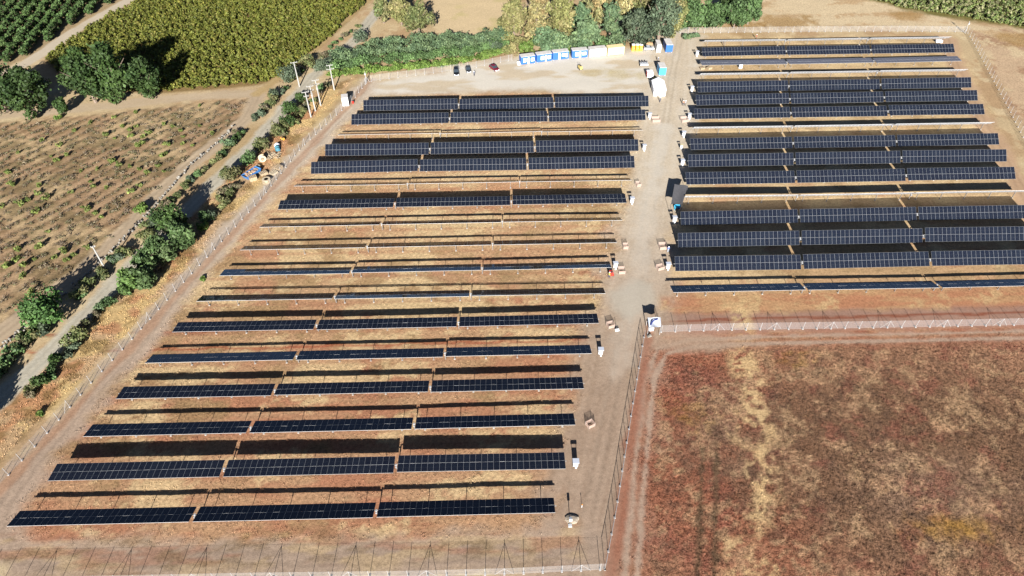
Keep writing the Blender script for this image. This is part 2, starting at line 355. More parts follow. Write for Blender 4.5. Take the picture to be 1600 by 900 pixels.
def build_ground():
    def ext(a, lo, hi):
        l = [lo]; st = 2.
        while l[-1] > -4000: l.append(l[-1]-st); st *= 1.6
        h = [hi]; st = 2.
        while h[-1] < 4000: h.append(h[-1]+st); st *= 1.6
        return np.concatenate([np.array(l[1:][::-1]), a, np.array(h[1:])])
    xs = np.arange(-200, 275, .62); xs = ext(xs, xs[0], xs[-1])
    ys = np.concatenate([np.arange(-172, -60, .5), np.arange(-60, 20, .7), np.arange(20, 135, 1.0)]); ys = ext(ys, ys[0], ys[-1])
    X, Y = np.meshgrid(xs, ys); nx, ny = len(xs), len(ys)
    col, con, cls = field(X, Y)
    Z = (fbm(X, Y, 9, 3, 201)-.5)*.16+(fbm(X, Y, 1.6, 3, 205)-.5)*.10*np.clip(con*2, .2, 1)
    d = sdpoly(X, Y, PG['plough']); u = ROWN[0]*X+ROWN[1]*Y
    Z += np.where(d > 0, .10*np.sin(u*2*math.pi/ROWP), 0)-.05
    Z = np.where((np.abs(X) > 300) | (Y > 140) | (Y < -175), -.05, Z)
    V = np.stack([X, Y, Z], -1).reshape(-1, 3).astype(np.float32)
    colf = np.concatenate([col/KEXP, np.ones(col.shape[:2]+(1,))], -1).reshape(-1, 4).astype(np.float32); conf = con.reshape(-1).astype(np.float32)
    i = np.arange((ny-1)*(nx-1)); r_, c_ = i//(nx-1), i % (nx-1); a = r_*nx+c_
    F = np.stack([a, a+1, a+nx+1, a+nx], 1); fc = cls[:-1, :-1].reshape(-1)
    names = {0: ('ground', 'dry tan earth and straw under and around the panel rows', 'ground'), 1: ('ploughed_field', 'brown ploughed plot with young plants in rows at the left', 'field'),
             2: ('crop_field', 'bare soil under the orchard and crop plantings', 'field'), 3: ('weed_field', 'open field of rusty red and grey weeds at lower right', 'field'),
             4: ('gravel_road', 'grey gravel road running along the left hedge', 'road'), 5: ('field_track', 'pale tan farm track between the plots at upper left', 'track'),
             6: ('dirt_road', 'wide pale dirt lane and yard between the two panel blocks', 'road'), 7: ('perimeter_track', 'beige wheel track just inside the site fence', 'track'), 8: ('wheel_track', 'greyish wheel track outside the inner fence', 'track')}
    for k, (nm, lb, ct) in names.items():
        f = F[fc == k]
        if not len(f): continue
        u_, inv = np.unique(f, return_inverse=True); f2 = inv.reshape(-1, 4)
        me = bpy.data.meshes.new(nm); me.vertices.add(len(u_)); me.vertices.foreach_set('co', V[u_].ravel())
        me.loops.add(f2.size); me.loops.foreach_set('vertex_index', f2.ravel().astype(np.int32)); me.polygons.add(len(f2)); me.polygons.foreach_set('loop_start', np.arange(0, f2.size, 4, dtype=np.int32))
        me.polygons.foreach_set('use_smooth', np.ones(len(f2), bool))
        me.update(calc_edges=True)
        a_ = me.attributes.new('Col', 'FLOAT_COLOR', 'POINT'); a_.data.foreach_set('color', colf[u_].ravel())
        a_ = me.attributes.new('Con', 'FLOAT', 'POINT'); a_.data.foreach_set('value', conf[u_])
        me.materials.append(SOIL); tag(link(nm, me), lb, ct, None, 'structure')
build_ground()

# ------------------------------------------------------------------ solar tables
ORD = ['', 'first', 'second', 'third', 'fourth', 'fifth', 'sixth', 'seventh', 'eighth', 'ninth', 'tenth', 'eleventh', 'twelfth', 'thirteenth', 'fourteenth', 'fifteenth', 'sixteenth', 'seventeenth']
def glass_material():
    m = bpy.data.materials.new('solar_glass'); m.use_nodes = True; n = m.node_tree; b = n.nodes['Principled BSDF']
    b.inputs['Roughness'].default_value = .08; b.inputs['IOR'].default_value = 1.3
    tc = n.nodes.new('ShaderNodeTexCoord'); sx = n.nodes.new('ShaderNodeSeparateXYZ'); n.links.new(tc.outputs['Object'], sx.inputs[0])
    def line(o, per, wd):
        a = n.nodes.new('ShaderNodeMath'); a.operation = 'PINGPONG'; n.links.new(o, a.inputs[0]); a.inputs[1].default_value = per/2
        c = n.nodes.new('ShaderNodeMath'); c.operation = 'LESS_THAN'; n.links.new(a.outputs[0], c.inputs[0]); c.inputs[1].default_value = wd; return c.outputs[0]
    mxx = n.nodes.new('ShaderNodeMath'); mxx.operation = 'MAXIMUM'; n.links.new(line(sx.outputs[0], 1.0/6, .004), mxx.inputs[0]); n.links.new(line(sx.outputs[1], 1.66/18, .002), mxx.inputs[1])
    ab = n.nodes.new('ShaderNodeMath'); ab.operation = 'ABSOLUTE'; n.links.new(sx.outputs[1], ab.inputs[0])
    lt = n.nodes.new('ShaderNodeMath'); lt.operation = 'LESS_THAN'; n.links.new(ab.outputs[0], lt.inputs[0]); lt.inputs[1].default_value = .012
    m2 = n.nodes.new('ShaderNodeMath'); m2.operation = 'MAXIMUM'; n.links.new(mxx.outputs[0], m2.inputs[0]); n.links.new(lt.outputs[0], m2.inputs[1])
    oi = n.nodes.new('ShaderNodeObjectInfo'); rp = n.nodes.new('ShaderNodeValToRGB')
    rp.color_ramp.elements[0].color = (.005, .007, .014, 1); rp.color_ramp.elements[1].color = (.008, .011, .019, 1)
    n.links.new(oi.outputs['Random'], rp.inputs[0])
    mx = n.nodes.new('ShaderNodeMix'); mx.data_type = 'RGBA'; n.links.new(m2.outputs[0], mx.inputs[0]); n.links.new(rp.outputs[0], mx.inputs[6]); mx.inputs[7].default_value = (.035, .038, .045, 1)
    n.links.new(mx.outputs[2], b.inputs['Base Color']); return m
GLASS = glass_material()
ALU = mat('aluminium_frame', (.21, .215, .22), .5, .0, .3)
BACK = mat('white_backsheet', (.66, .66, .67), .7)
ALUS = mat('frame_side', (.45, .45, .45), .5, .0, .4)
STEEL = mat('galvanised_steel', (.15, .14, .13), .55, .0, .5, .12, 2)
MP = 1.0385
MW, ML, MT = 1.027, 1.690, .04
def module_mesh(GLASS):
    b = MB(); x, y, t, f = MW/2, ML/2, MT, .014
    vs_ = [(-x, -y, t), (x, -y, t), (x, y, t), (-x, y, t), (-x+f, -y+f, t), (x-f, -y+f, t), (x-f, y-f, t), (-x+f, y-f, t), (-x, -y, 0), (x, -y, 0), (x, y, 0), (-x, y, 0)]
    b.add(vs_, [(0, 1, 5, 4), (1, 2, 6, 5), (2, 3, 7, 6), (3, 0, 4, 7)], ALU)
    b.add(vs_, [(8, 9, 1, 0), (9, 10, 2, 1), (10, 11, 3, 2), (11, 8, 0, 3)], ALUS)
    z = t-.003
    b.add([(-x+f, -y+f, z), (x-f, -y+f, z), (x-f, y-f, z), (-x+f, y-f, z)], [(0, 1, 2, 3)], GLASS)
    b.add([(-x, -y, 0), (x, -y, 0), (x, y, 0), (-x, y, 0)], [(3, 2, 1, 0)], BACK)
    return b.mesh('panel_module')
MODULE = module_mesh(GLASS); MODULE_GLARE = module_mesh(mat('glare_solar_glass', (.085, .085, .10), .35, 0, .5))  # second mesh has sky glare painted in as lighter grey glass
TW = 28*MP                 # table length
PIT = 9.2706*SC; SKEW = -2.662*SC; XR = 113.4711; GAP = .60
def tube_mesh():
    b = MB(); b.tube([(-TW/2-.3, 0, 0), (TW/2+.3, 0, 0)], .075, STEEL, 8)
    for i in range(29):
        x = -TW/2+i*MP; x = min(max(x, -TW/2+.06), TW/2-.06)
        b.box((x, 0, .105), (.05, 2.6, .05), STEEL)
    return b.mesh('torque_tube')
TUBEM = tube_mesh()
def post_mesh():
    b = MB(); b.box((0, 0, TUBE/2-.1), (.10, .16, TUBE-.2), STEEL); b.box((0, 0, .02), (.34, .34, .10), mat('pale_concrete', (.36, .34, .31), .9, noise=.1)); b.box((0, 0, TUBE-.12), (.14, .24, .22), STEEL)
    return b.mesh('post')
POSTM = post_mesh()
def drive_mesh():
    b = MB(); W_ = mat('white_enamel', (.30, .30, .30), .4)
    b.box((0, 0, TUBE-.05), (.26, .34, .34), W_); b.box((0, 0, TUBE/2-.13), (.16, .16, TUBE-.26), STEEL); b.box((0, -.34, TUBE-.15), (.22, .3, .22), W_)
    return b.mesh('slew_drive')
DRIVEM = drive_mesh()
POSTX = [-13.0, -6.65, -.3, 6.05, 12.4]
TILT = {('L', 1): 42, ('L', 2): 36, ('L', 3): -23.6, ('L', 4): 40, ('L', 5): 37, ('L', 6): -24.2, ('L', 7): 5.5, ('L', 8): -24.2, ('L', 9): -23.2, ('L', 10): -17.6, ('L', 11): -22.0, ('L', 12): -10.5, ('L', 13): -18, ('L', 14): -11.7, ('L', 15): -15.8, ('L', 16): -2.6, ('L', 17): -17.5,
        ('R', -4): -33, ('R', -3): 33, ('R', -2): 2, ('R', -1): -36, ('R', 0): 45, ('R', 1): 40, ('R', 2): 36, ('R', 3): -38.5, ('R', 4): 37, ('R', 5): 45, ('R', 6): 38, ('R', 7): -41, ('R', 8): 42, ('R', 9): 46, ('R', 10): 40, ('R', 11): -17}
def solar_table(x, y, t, label, grp, drive, wob):
    o = empty('solar_table', (x, y, 0), 0, label, 'solar table', grp)
    M = Matrix.Translation((0, 0, TUBE+wob[0])) @ Matrix.Rotation(-wob[1], 4, 'Y') @ Matrix.Rotation(R(t+wob[2]), 4, 'X')
    tb = link('torque_tube', TUBEM, o); tb.matrix_local = M
    for i in range(28):
        for s in (-1, 1):
            q = link('panel_module', MODULE_GLARE if 'hazy grey' in label else MODULE, o)
            q.matrix_local = M @ Matrix.Translation(((i-13.5)*MP, s*(ML/2+.012), .135+rnd.uniform(-.004, .004))) @ Matrix.Rotation(rnd.gauss(0, .0035), 4, 'X') @ Matrix.Rotation(rnd.gauss(0, .003), 4, 'Y')
    for px in POSTX: link('post', POSTM, o, (px, 0, wob[0]*.6+px*math.tan(wob[1])-.05))
    if drive: link('slew_drive', DRIVEM, o, (TW/2+GAP/2, 0, wob[0]))
    return o
POS = ['leftmost', 'middle', 'rightmost']
for (b, k), t in TILT.items():
    for i in range(3):
        x = .12+(0 if b == 'L' else XR*SC)+SKEW*k+TW/2+i*(TW+GAP); y = -PIT*k
        if t > 25: ad = 'dark glossy'
        elif t < -30: ad = 'white backed'
        elif t < -22: ad = 'edge-on'
        elif t < 0: ad = 'navy'
        else: ad = 'flat lying'
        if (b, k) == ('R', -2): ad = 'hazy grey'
        row = (18-k) if b == 'L' else (12-k)
        blk = 'left' if b == 'L' else 'right'
        lb = '%s table, %s of three in %s row from the front, %s block' % (ad, POS[i], ORD[row], blk)
        solar_table(x, y, t, lb, 'solar tables of the %s block' % blk, i < 2, (rnd.gauss(0, .05), rnd.gauss(0, .0035), rnd.gauss(0, .8 if abs(t) < 25 or t > 0 else .35)))

# ------------------------------------------------------------------ fences
CONC = mat('fence_post_white', (.30, .29, .28), .8, noise=.1, nscale=2)
def mesh_material():
    m = bpy.data.materials.new('wire_mesh'); m.use_nodes = True; n = m.node_tree; b = n.nodes['Principled BSDF']; out = n.nodes['Material Output']
    b.inputs['Base Color'].default_value = (.55, .55, .55, 1); b.inputs['Roughness'].default_value = .6
    tr = n.nodes.new('ShaderNodeBsdfTransparent'); mx = n.nodes.new('ShaderNodeMixShader')
    tc = n.nodes.new('ShaderNodeTexCoord'); t = n.nodes.new('ShaderNodeTexNoise'); t.inputs['Scale'].default_value = 9; n.links.new(tc.outputs['Object'], t.inputs['Vector'])
    mr = n.nodes.new('ShaderNodeMapRange'); mr.inputs[1].default_value = .3; mr.inputs[2].default_value = .7; mr.inputs[3].default_value = .05; mr.inputs[4].default_value = .15
    n.links.new(t.outputs['Fac'], mr.inputs[0]); n.links.new(mr.outputs[0], mx.inputs[0]); n.links.new(tr.outputs[0], mx.inputs[1]); n.links.new(b.outputs[0], mx.inputs[2]); n.links.new(mx.outputs[0], out.inputs[0])
    return m
WIRE = mesh_material()
def fence(pxs, label, h=2.1, sp=3.0, brace=0, toprail=.006, group='wire mesh site fences', ex=None):
    P = [G(*p) for p in pxs]
    pts = []; d = 0; rem = 0
    for a, b in zip(P, P[1:]):
        L = (b-a).length; t = rem
        while t < L: pts.append(a+(b-a)*t/L); t += sp
        rem = t-L
    pts.append(P[-1])
    root = empty('mesh_fence', P[0], 0, label, 'fence', group); O = P[0]
    pm = MB(); pm.tube([(0, 0, -.2), (0, 0, h+.1)], .042, CONC, 6); pm.box((0, 0, .05), (.32, .32, .14), CONC); pm = pm.mesh('post')
    for q in pts[:100]: link('post', pm, root, q-O)
    wm = MB()
    for a, b in zip(pts, pts[1:]):
        if (b-a).length < .05: continue
        a_, b_ = a-O, b-O
        wm.add([a_+Vector((0, 0, .05)), b_+Vector((0, 0, .05)), b_+Vector((0, 0, h)), a_+Vector((0, 0, h))], [(0, 1, 2, 3)], WIRE)
    wm.build('wire_mesh', root)
    rm = MB()
    for z in (h, .1):
        rm.tube([p-O+Vector((0, 0, z+.012)) for p in pts], toprail if z == h else .005, CONC if toprail > .03 else STEEL, 4, False)
    rm.build('tension_wire', root)
    if brace:
        for i in range(brace, len(pts)-1, brace):
            for sg in (1, -1):
                j = i+sg
                bb = MB(); q = pts[i]-O; e = (pts[j]-pts[i]).normalized()*1.5; bb.tube([q+Vector((0, 0, h*.95)), q+e], .03, CONC, 6); bb.build('brace', root)
    return root
fence([(-60, 812), (0, 757), (80, 670), (140, 601), (200, 537), (260, 470), (330, 395), (400, 320), (430, 283), (470, 232), (520, 185), (549, 160), (572, 130)], 'grey wire fence with white posts along the left wheel track', brace=8)
fence([(-60, 915), (0, 912), (200, 908), (400, 904), (650, 901), (800, 897), (945, 890)], 'low grey wire fence along the bottom edge of the photo', brace=4)
fence([(945, 890), (963, 795), (975, 718), (985, 655), (998, 575), (1006, 527)], 'wire fence with white rail running up beside the red weed field', toprail=.05)
fence([(1033, 519), (1126, 516), (1270, 514), (1442, 511), (1640, 507)], 'wire fence with braced white posts below the right block', brace=4)
fence([(1512, 52), (1522, 68), (1548, 118), (1575, 168), (1600, 218), (1660, 330)], 'grey wire fence down the right edge of the site')
fence([(1050, 52), (1150, 51), (1240, 50), (1400, 49), (1505, 50)], 'wire fence behind the farthest row of the right block')
fence([(580, 127), (640, 119), (740, 106), (800, 94)], 'faint wire fence between the parked cars and the hedge')

# ------------------------------------------------------------------ poles
POLE = mat('pole_concrete', (.28, .27, .25), .8, noise=.08, nscale=2)
DARK = mat('dark_metal', (.05, .05, .055), .5)
def pole(px, py, ty, label, arms=(1., ), box=False, rz=.3):
    h = vheight(px, py, ty); p = G(px, py)
    r = empty('utility_pole', p, rz, label, 'utility pole', 'utility poles by the gravel road')
    m = MB(); m.tube([(0, 0, -.3), (0, 0, h*.5), (0, 0, h)], [.24, .19, .14], POLE, 8); m.build('shaft', r)
    for i, a in enumerate(arms):
        z = h-.25-i*1.3; am = MB(); am.box((0, .17, z), (2.2*a, .14, .16), POLE)
        c = am.build('crossarm', r)
        for x in (-.95*a, 0.35*a, .95*a):
            im = MB(); im.tube([(x, .17, z+.09), (x, .17, z+.22), (x, .17, z+.34)], [.07, .09, .05], POLE, 6); im.build('insulator', c)
    if box:
        b = MB(); b.tube([(0, -.35, h-3.2), (0, -.35, h-2.2)], .3, POLE, 10); b.build('transformer', r)
    return r
pole(486, 182.7, 143.3, 'grey concrete pole nearest the fence, in the cluster of three', (1, .7))
pole(493, 173.3, 134, 'middle concrete pole of the cluster of three', (1, .8), True)
pole(501.3, 164.7, 124.7, 'farthest concrete pole of the cluster of three', (1., .9), True)
pole(522.4, 140, 101.3, 'lone concrete pole beside the end of the hedge', (.9, 1.1))
pole(468, 135, 97, 'slim pole rising out of dark trees by the yellow crop', (1.,))
pole(166, 422.7, 385, 'white pole standing by the stone wall, left of the gravel road', (.45,))
def mast(px, py, ty, label, lean=0):
    h = vheight(px, py, ty); r = empty('camera_mast', G(px, py), 0, label, 'mast')
    m = MB(); m.tube([(0, 0, -.2), (0, 0, h)], .09, CONC, 8); m.build('pole', r)
    for a in (0.3, 2.4, 4.5):
        m = MB(); m.tube([(0, 0, h*.55), (math.cos(a)*1.1, math.sin(a)*1.1, 0)], .06, CONC, 6); m.build('leg', r)
    m = MB(); m.box((0, -.2, h*.8), (.5, .25, .6), CONC); m.build('cabinet', r)
mast(572.7, 129, 112, 'white camera mast at the far end of the left fence')
mast(1507, 51, 33, 'white camera mast at the upper right fence corner')

# ------------------------------------------------------------------ foliage
def leaf_material():
    m = bpy.data.materials.new('leaf'); m.use_nodes = True; n = m.node_tree; b = n.nodes['Principled BSDF']; out = n.nodes['Material Output']
    at = n.nodes.new('ShaderNodeAttribute'); at.attribute_name = 'Col'; b.inputs['Roughness'].default_value = .65; b.inputs['Specular IOR Level'].default_value = .25
    tr = n.nodes.new('ShaderNodeBsdfTranslucent'); mx = n.nodes.new('ShaderNodeMixShader'); mx.inputs[0].default_value = .22
    oi = n.nodes.new('ShaderNodeObjectInfo'); mr = n.nodes.new('ShaderNodeMapRange'); mr.inputs[3].default_value = .82; mr.inputs[4].default_value = 1.2; n.links.new(oi.outputs['Random'], mr.inputs[0])
    sc_ = n.nodes.new('ShaderNodeVectorMath'); sc_.operation = 'SCALE'; n.links.new(at.outputs['Color'], sc_.inputs[0]); n.links.new(mr.outputs[0], sc_.inputs['Scale'])
    n.links.new(sc_.outputs[0], b.inputs['Base Color']); n.links.new(sc_.outputs[0], tr.inputs[0])
    n.links.new(b.outputs[0], mx.inputs[1]); n.links.new(tr.outputs[0], mx.inputs[2]); n.links.new(mx.outputs[0], out.inputs[0]); return m
LEAF = leaf_material()
BARK = mat('bark', (.16, .12, .09), .9, noise=.3, nscale=4)
def quads_mesh(name, V, Cc, mt=None):
    """V (N,4,3), Cc (N,3)"""
    N = len(V); me = bpy.data.meshes.new(name); me.vertices.add(N*4); me.vertices.foreach_set('co', V.reshape(-1).astype(np.float32))
    me.loops.add(N*4); me.loops.foreach_set('vertex_index', np.arange(N*4, dtype=np.int32)); me.polygons.add(N); me.polygons.foreach_set('loop_start', np.arange(0, N*4, 4, dtype=np.int32))
    me.update(calc_edges=True)
    a = me.attributes.new('Col', 'FLOAT_COLOR', 'POINT'); c4 = np.ones((N*4, 4), np.float32); c4[:, :3] = np.repeat(Cc, 4, 0); a.data.foreach_set('color', c4.ravel())
    me.materials.append(mt or LEAF); return me
def leaves(rng, blobs, n, size, cols, up=.25):
    B = np.array(blobs, float); wt = B[:, 3]*B[:, 4]+B[:, 3]*B[:, 5]; wt /= wt.sum()
    k = rng.choice(len(B), n, p=wt); d = rng.normal(size=(n, 3)); d[:, 2] += up; d /= np.linalg.norm(d, axis=1)[:, None]
    rr = rng.uniform(.55, 1.0, n)[:, None]**.7; o_ = rng.random(n) < .22; rr[o_] *= rng.uniform(1.05, 1.5, o_.sum())[:, None]
    p = B[k, :3]+d*B[k, 3:6]*rr
    nn = d+rng.normal(size=(n, 3))*.65; nn /= np.linalg.norm(nn, axis=1)[:, None]
    t = np.cross(nn, rng.normal(size=(n, 3))); t /= np.linalg.norm(t, axis=1)[:, None]; b = np.cross(nn, t)
    s = (size*rng.uniform(.55, 1.25, n))[:, None]; s2 = s*rng.uniform(.5, .9, n)[:, None]
    V = np.stack([p-t*s-b*s2*.3, p+b*s2*-.9+t*s*.2, p+t*s+b*s2*.25, p-t*s*.1+b*s2], 1)
    V[:, :, 2] = np.maximum(V[:, :, 2], .02)
    cols = np.array(cols); bc = rng.integers(0, len(cols), len(B)); cb = rng.uniform(.75, 1.2, len(B))
    c = cols[bc[k]]*cb[k][:, None]*rng.uniform(.7, 1.3, n)[:, None]
    mixk = rng.random(n) < .25; c[mixk] = cols[rng.integers(0, len(cols), mixk.sum())]
    return V, c
def crown_blobs(rng, r, zc, rz, n=16, low=None):
    out = []
    for i in range(n):
        d = rng.normal(size=3); d /= np.linalg.norm(d); q = rng.uniform(.35, .92)
        s = r*rng.choice([rng.uniform(.16, .28), rng.uniform(.28, .46)])
        z = zc+d[2]*rz*q
        if low is not None: z = max(z, low+s*.5)
        out.append((d[0]*r*q, d[1]*r*q, z, s, s, s*rng.uniform(.75, 1.1)))
    return out
def trunk_mesh(rng, h, r0, spread):
    b = MB(); top = (rng.uniform(-.2, .2), rng.uniform(-.2, .2), h*.62)
    b.tube([(0, 0, -.2), (top[0]*.4, top[1]*.4, h*.3), top], [r0*1.25, r0*.9, r0*.5], BARK, 7)
    for i in range(6):
        a = i*1.05+rng.uniform(-.3, .3); z = h*rng.uniform(.28, .55)
        b.tube([(top[0]*.5, top[1]*.5, z), (math.cos(a)*spread*.45, math.sin(a)*spread*.45, z+h*.14), (math.cos(a)*spread*.8, math.sin(a)*spread*.8, z+h*.3)], [r0*.45, r0*.3, r0*.1], BARK, 5)
    return b.mesh('trunk')
def a_(*cs): return [tuple(v for v in c) for c in cs]
PAL = dict(dark=a_((.030, .058, .015), (.042, .076, .018), (.055, .092, .024), (.038, .064, .018)),
 teal=a_((.08, .125, .062), (.10, .145, .07), (.065, .105, .05), (.115, .16, .072)),
 olive=a_((.10, .115, .04), (.13, .14, .05), (.08, .10, .035), (.15, .14, .06)),
 bright=a_((.085, .145, .025), (.115, .18, .035), (.065, .11, .02), (.15, .20, .05)),
 yellow=a_((.25, .21, .085), (.29, .25, .11), (.21, .20, .08), (.25, .185, .08), (.19, .19, .085)),
 yolive=a_((.16, .16, .055), (.20, .19, .07), (.13, .14, .05), (.22, .19, .08)),
 crop=a_((.105, .115, .018), (.13, .135, .022), (.085, .10, .018), (.155, .14, .03)),
 orch=a_((.045, .085, .022), (.06, .105, .03), (.075, .12, .035)),
 dry=a_((.15, .12, .075), (.12, .095, .065), (.17, .14, .08), (.11, .10, .05), (.10, .11, .045)))
TREES = {}
def tree_variant(kind, pal, i, r, h, n, size, low=.22, nb=18):
    key = (kind, i)
    if key not in TREES:
        rng = np.random.default_rng(abs(hash((kind, i)) if False else sum(map(ord, kind))*31+i*7))
        zc = h*(.5+low/2); rz = h*(.5-low/2)
        bl = crown_blobs(rng, r, zc, rz*1.02, nb)+[(0, 0, zc, r*.6, r*.6, rz*.75)]
        V, c = leaves(rng, bl, n, size, PAL[pal]); TREES[key] = (trunk_mesh(rng, h, .028*h, r), quads_mesh('crown', V, c))
    return TREES[key]
def tree(px, py, kind, pal, i, r, h, label, sx=1., n=2600, size=.42, low=.2, cat='tree', grp=None, nb=20, name='tree', rz=None):
    tm, cm = tree_variant(kind, pal, i, r, h, n, size, low, nb)
    o = empty(name, G(px, py), rnd.uniform(0, 6.28) if rz is None else rz, label, cat, grp); o.scale = (sx, sx, sx*rnd.uniform(.95, 1.05))
    link('trunk', tm, o); link('crown', cm, o); return o
SHR = {}
def shrub_mesh(kind, pal, i, r, h, n, size, nb=9):
    key = (kind, i)
    if key not in SHR:
        rng = np.random.default_rng(sum(map(ord, kind))*13+i*101); bl = []
        for _ in range(nb):
            a = rng.uniform(0, 6.28); q = r*rng.uniform(.1, .68); s = r*rng.uniform(.3, .5); bl.append((q*math.cos(a), q*math.sin(a), h*rng.uniform(.22, .68), s, s, h*rng.uniform(.24, .36)))
        V, c = leaves(rng, bl, n, size, PAL[pal], .4); SHR[key] = quads_mesh(kind, V, c)
    return SHR[key]
def shrub(px, py, kind, pal, i, r, h, label, sx=1., n=700, size=.28, cat='shrub', grp=None, name='shrub', nb=9, loc=None):
    o = link(name, shrub_mesh(kind, pal, i, r, h, n, size, nb), None, loc if loc is not None else G(px, py), rnd.uniform(0, 6.28)); o.scale = (sx*rnd.uniform(.92, 1.08), sx*rnd.uniform(.92, 1.08), sx)
    return tag(o, label, cat, grp)

# big trees beside the yellow crop (upper left)
tree(12, 174, 'bigdark', 'dark', 0, 8.6, 17, 'dark broad tree cut by the left edge of the photo', n=5200, size=.52, low=.0)
tree(56, 178, 'bigdark', 'dark', 1, 7.8, 16.5, 'dark tree with brownish crown just right of the edge tree', n=5200, size=.52, low=.0)
tree(100, 176, 'small', 'dark', 0, 2.6, 4.6, 'small light green tree between two dark tree clumps', n=1500, size=.34, low=.06)
tree(150, 160, 'bigdark', 'dark', 2, 7.4, 17, 'tall dark tree left of the long shadow on the yellow crop', n=5200, size=.52, low=.0)
tree(190, 157, 'bigdark', 'dark', 3, 7.2, 17.5, 'tall dark tree in the middle of the clump by the crop', n=5200, size=.52, low=.0)
tree(238, 154, 'bigdark', 'dark', 4, 5.2, 14.5, 'narrower dark tree at the right end of the crop clump', n=3200, size=.46, low=.08)
# top centre left trees
for i, (x, y, r, h) in enumerate([(600, 36, 4.6, 11), (628, 40, 4.6, 11.5), (655, 52, 5.0, 12.5)]):
    tree(x, y, 'topolive', 'yolive' if i == 1 else 'olive', i, r, h, ['leftmost olive tree above the hedge', 'middle olive tree above the hedge', 'rightmost and largest olive tree above the hedge'][i], n=3000, low=.05)
# trees behind the site cabins
BACKT = [(803, 62, 'yolive', 4.6, 14, 'grey olive tree at the right end of the hedge'), (838, 70, 'yellow', 4.4, 17, 'tall golden yellow tree behind the first blue cabins'), (874, 58, 'yolive', 4.8, 15, 'pale yellow green tree behind the third blue cabin'),
 (862, 80, 'teal', 4.6, 7, 'low blue green tree right behind the blue cabins'), (905, 56, 'teal', 3.0, 11, 'slim blue green tree between two yellow trees'), (936, 46, 'yellow', 4.2, 13, 'golden brown tree above the white cabin'),
 (915, 74, 'teal', 4.4, 8, 'rounded blue green tree behind the white cabin'), (952, 62, 'teal', 3.6, 12, 'blue green tree behind the yellow container'), (975, 40, 'yellow', 3.6, 13, 'yellow tree between blue green crowns at the top'),
 (990, 70, 'dteal', 5.6, 11, 'dark grey green tree above the orange toilets'), (1028, 66, 'dteal', 5.4, 16, 'tall dark green tree above the blue container'), (1004, 34, 'yolive', 4.2, 11, 'olive yellow tree at the very top behind the toilets'),
 (1056, 50, 'yolive', 3.4, 11, 'thin olive tree right of the tall dark tree'), (1076, 47, 'gteal', 4.8, 10, 'mid green tree above the dirt lane head'), (1108, 42, 'gteal', 4.6, 8, 'green tree near the far right row, left of the last pair'),
 (1140, 26, 'dark', 4.6, 10, 'dark tree at the top edge above the right block'), (1146, 44, 'gteal', 4.0, 8.5, 'front green tree of the last pair above the right block'), (1168, 38, 'gteal', 3.6, 9, 'rightmost green tree of the top row')]
PAL['dteal'] = a_((.065, .09, .052), (.085, .11, .062), (.07, .092, .056)); PAL['gteal'] = a_((.07, .12, .04), (.09, .15, .05), (.065, .105, .04))
for i, (x, y, p, r, h, lb) in enumerate(BACKT):
    tree(x, y, 'back'+p, p, i, r*1.25, h*1.18, lb, n=3800, size=.46, low=.02, grp='trees behind the site cabins')
UG = [(795, 66, 'yolive'), (815, 74, 'yolive'), (826, 82, 'bright'), (852, 66, 'yellow'), (860, 48, 'yolive'), (884, 62, 'yolive'), (890, 72, 'teal'), (925, 62, 'teal'), (940, 74, 'gteal'), (964, 72, 'teal'), (950, 40, 'teal'), (968, 58, 'dteal'), (1008, 62, 'dteal'), (1012, 48, 'yolive'), (1046, 58, 'yolive'), (1062, 34, 'gteal'), (1092, 44, 'gteal'), (1096, 30, 'gteal'), (1124, 38, 'dark'), (1158, 30, 'dark'), (820, 30, 'yolive'), (850, 18, 'yellow'), (890, 22, 'yolive'), (920, 14, 'yellow'), (960, 12, 'yellow'), (1012, 8, 'yolive')]
for i, (x, y, p) in enumerate(UG):
    shrub(x, y, 'ug'+p, p, i % 3, 3.6, 5.5 if y < 50 else 3.8, 'bush filling the gap under the trees behind the cabins', rnd.uniform(.9, 1.25), 800, .36, 'bush', 'bushes under the trees behind the cabins')
shrub(797, 84, 'backshrub', 'yolive', 0, 3.4, 4.5, 'yellowish shrub beside the leftmost blue cabin', n=900)
shrub(773, 80, 'backshrub', 'dteal', 1, 3.0, 4, 'dark shrub at the right end of the hedge', n=900)
shrub(845, 88, 'lowgreen', 'bright', 0, 2.4, 2, 'low bright green bush behind the second blue cabin'); shrub(893, 82, 'lowgreen', 'bright', 1, 2.6, 2.2, 'low bright green bush behind the fourth blue cabin')
shrub(1072, 60, 'laneshrub', 'teal', 0, 2.2, 1.8, 'left low shrub at the head of the dirt lane'); shrub(1085, 58, 'laneshrub', 'teal', 1, 1.8, 1.5, 'right low shrub at the head of the dirt lane')
# thick hedge
HP = [(512, 122), (560, 117), (610, 113), (660, 109), (710, 103), (760, 93), (788, 85)]
def along(P, t):
    t *= len(P)-1; i = min(int(t), len(P)-2); f = t-i; return (P[i][0]*(1-f)+P[i+1][0]*f, P[i][1]*(1-f)+P[i+1][1]*f)
for j in range(22):
    x, y = along(HP, (j+.5)/22)
    for row in range(4):
        pal = ['bright', 'gteal', 'teal', 'teal'][row]
        shrub(x+rnd.uniform(-4, 4)+row*3, y-3-row*(12.5 if 560 < x < 720 else 9), 'hedge'+pal, pal, j % 3, 3.0, [1.8, 3.2, 3.8, 4.0][row], ['bright green front bush of the long hedge', 'mid green bush inside the long hedge', 'blue green bush along the back of the long hedge', 'blue green bush along the back of the long hedge'][row],
              rnd.uniform(.85, 1.15), 620, .3, 'bush', 'bushes of the long hedge', 'hedge_bush')
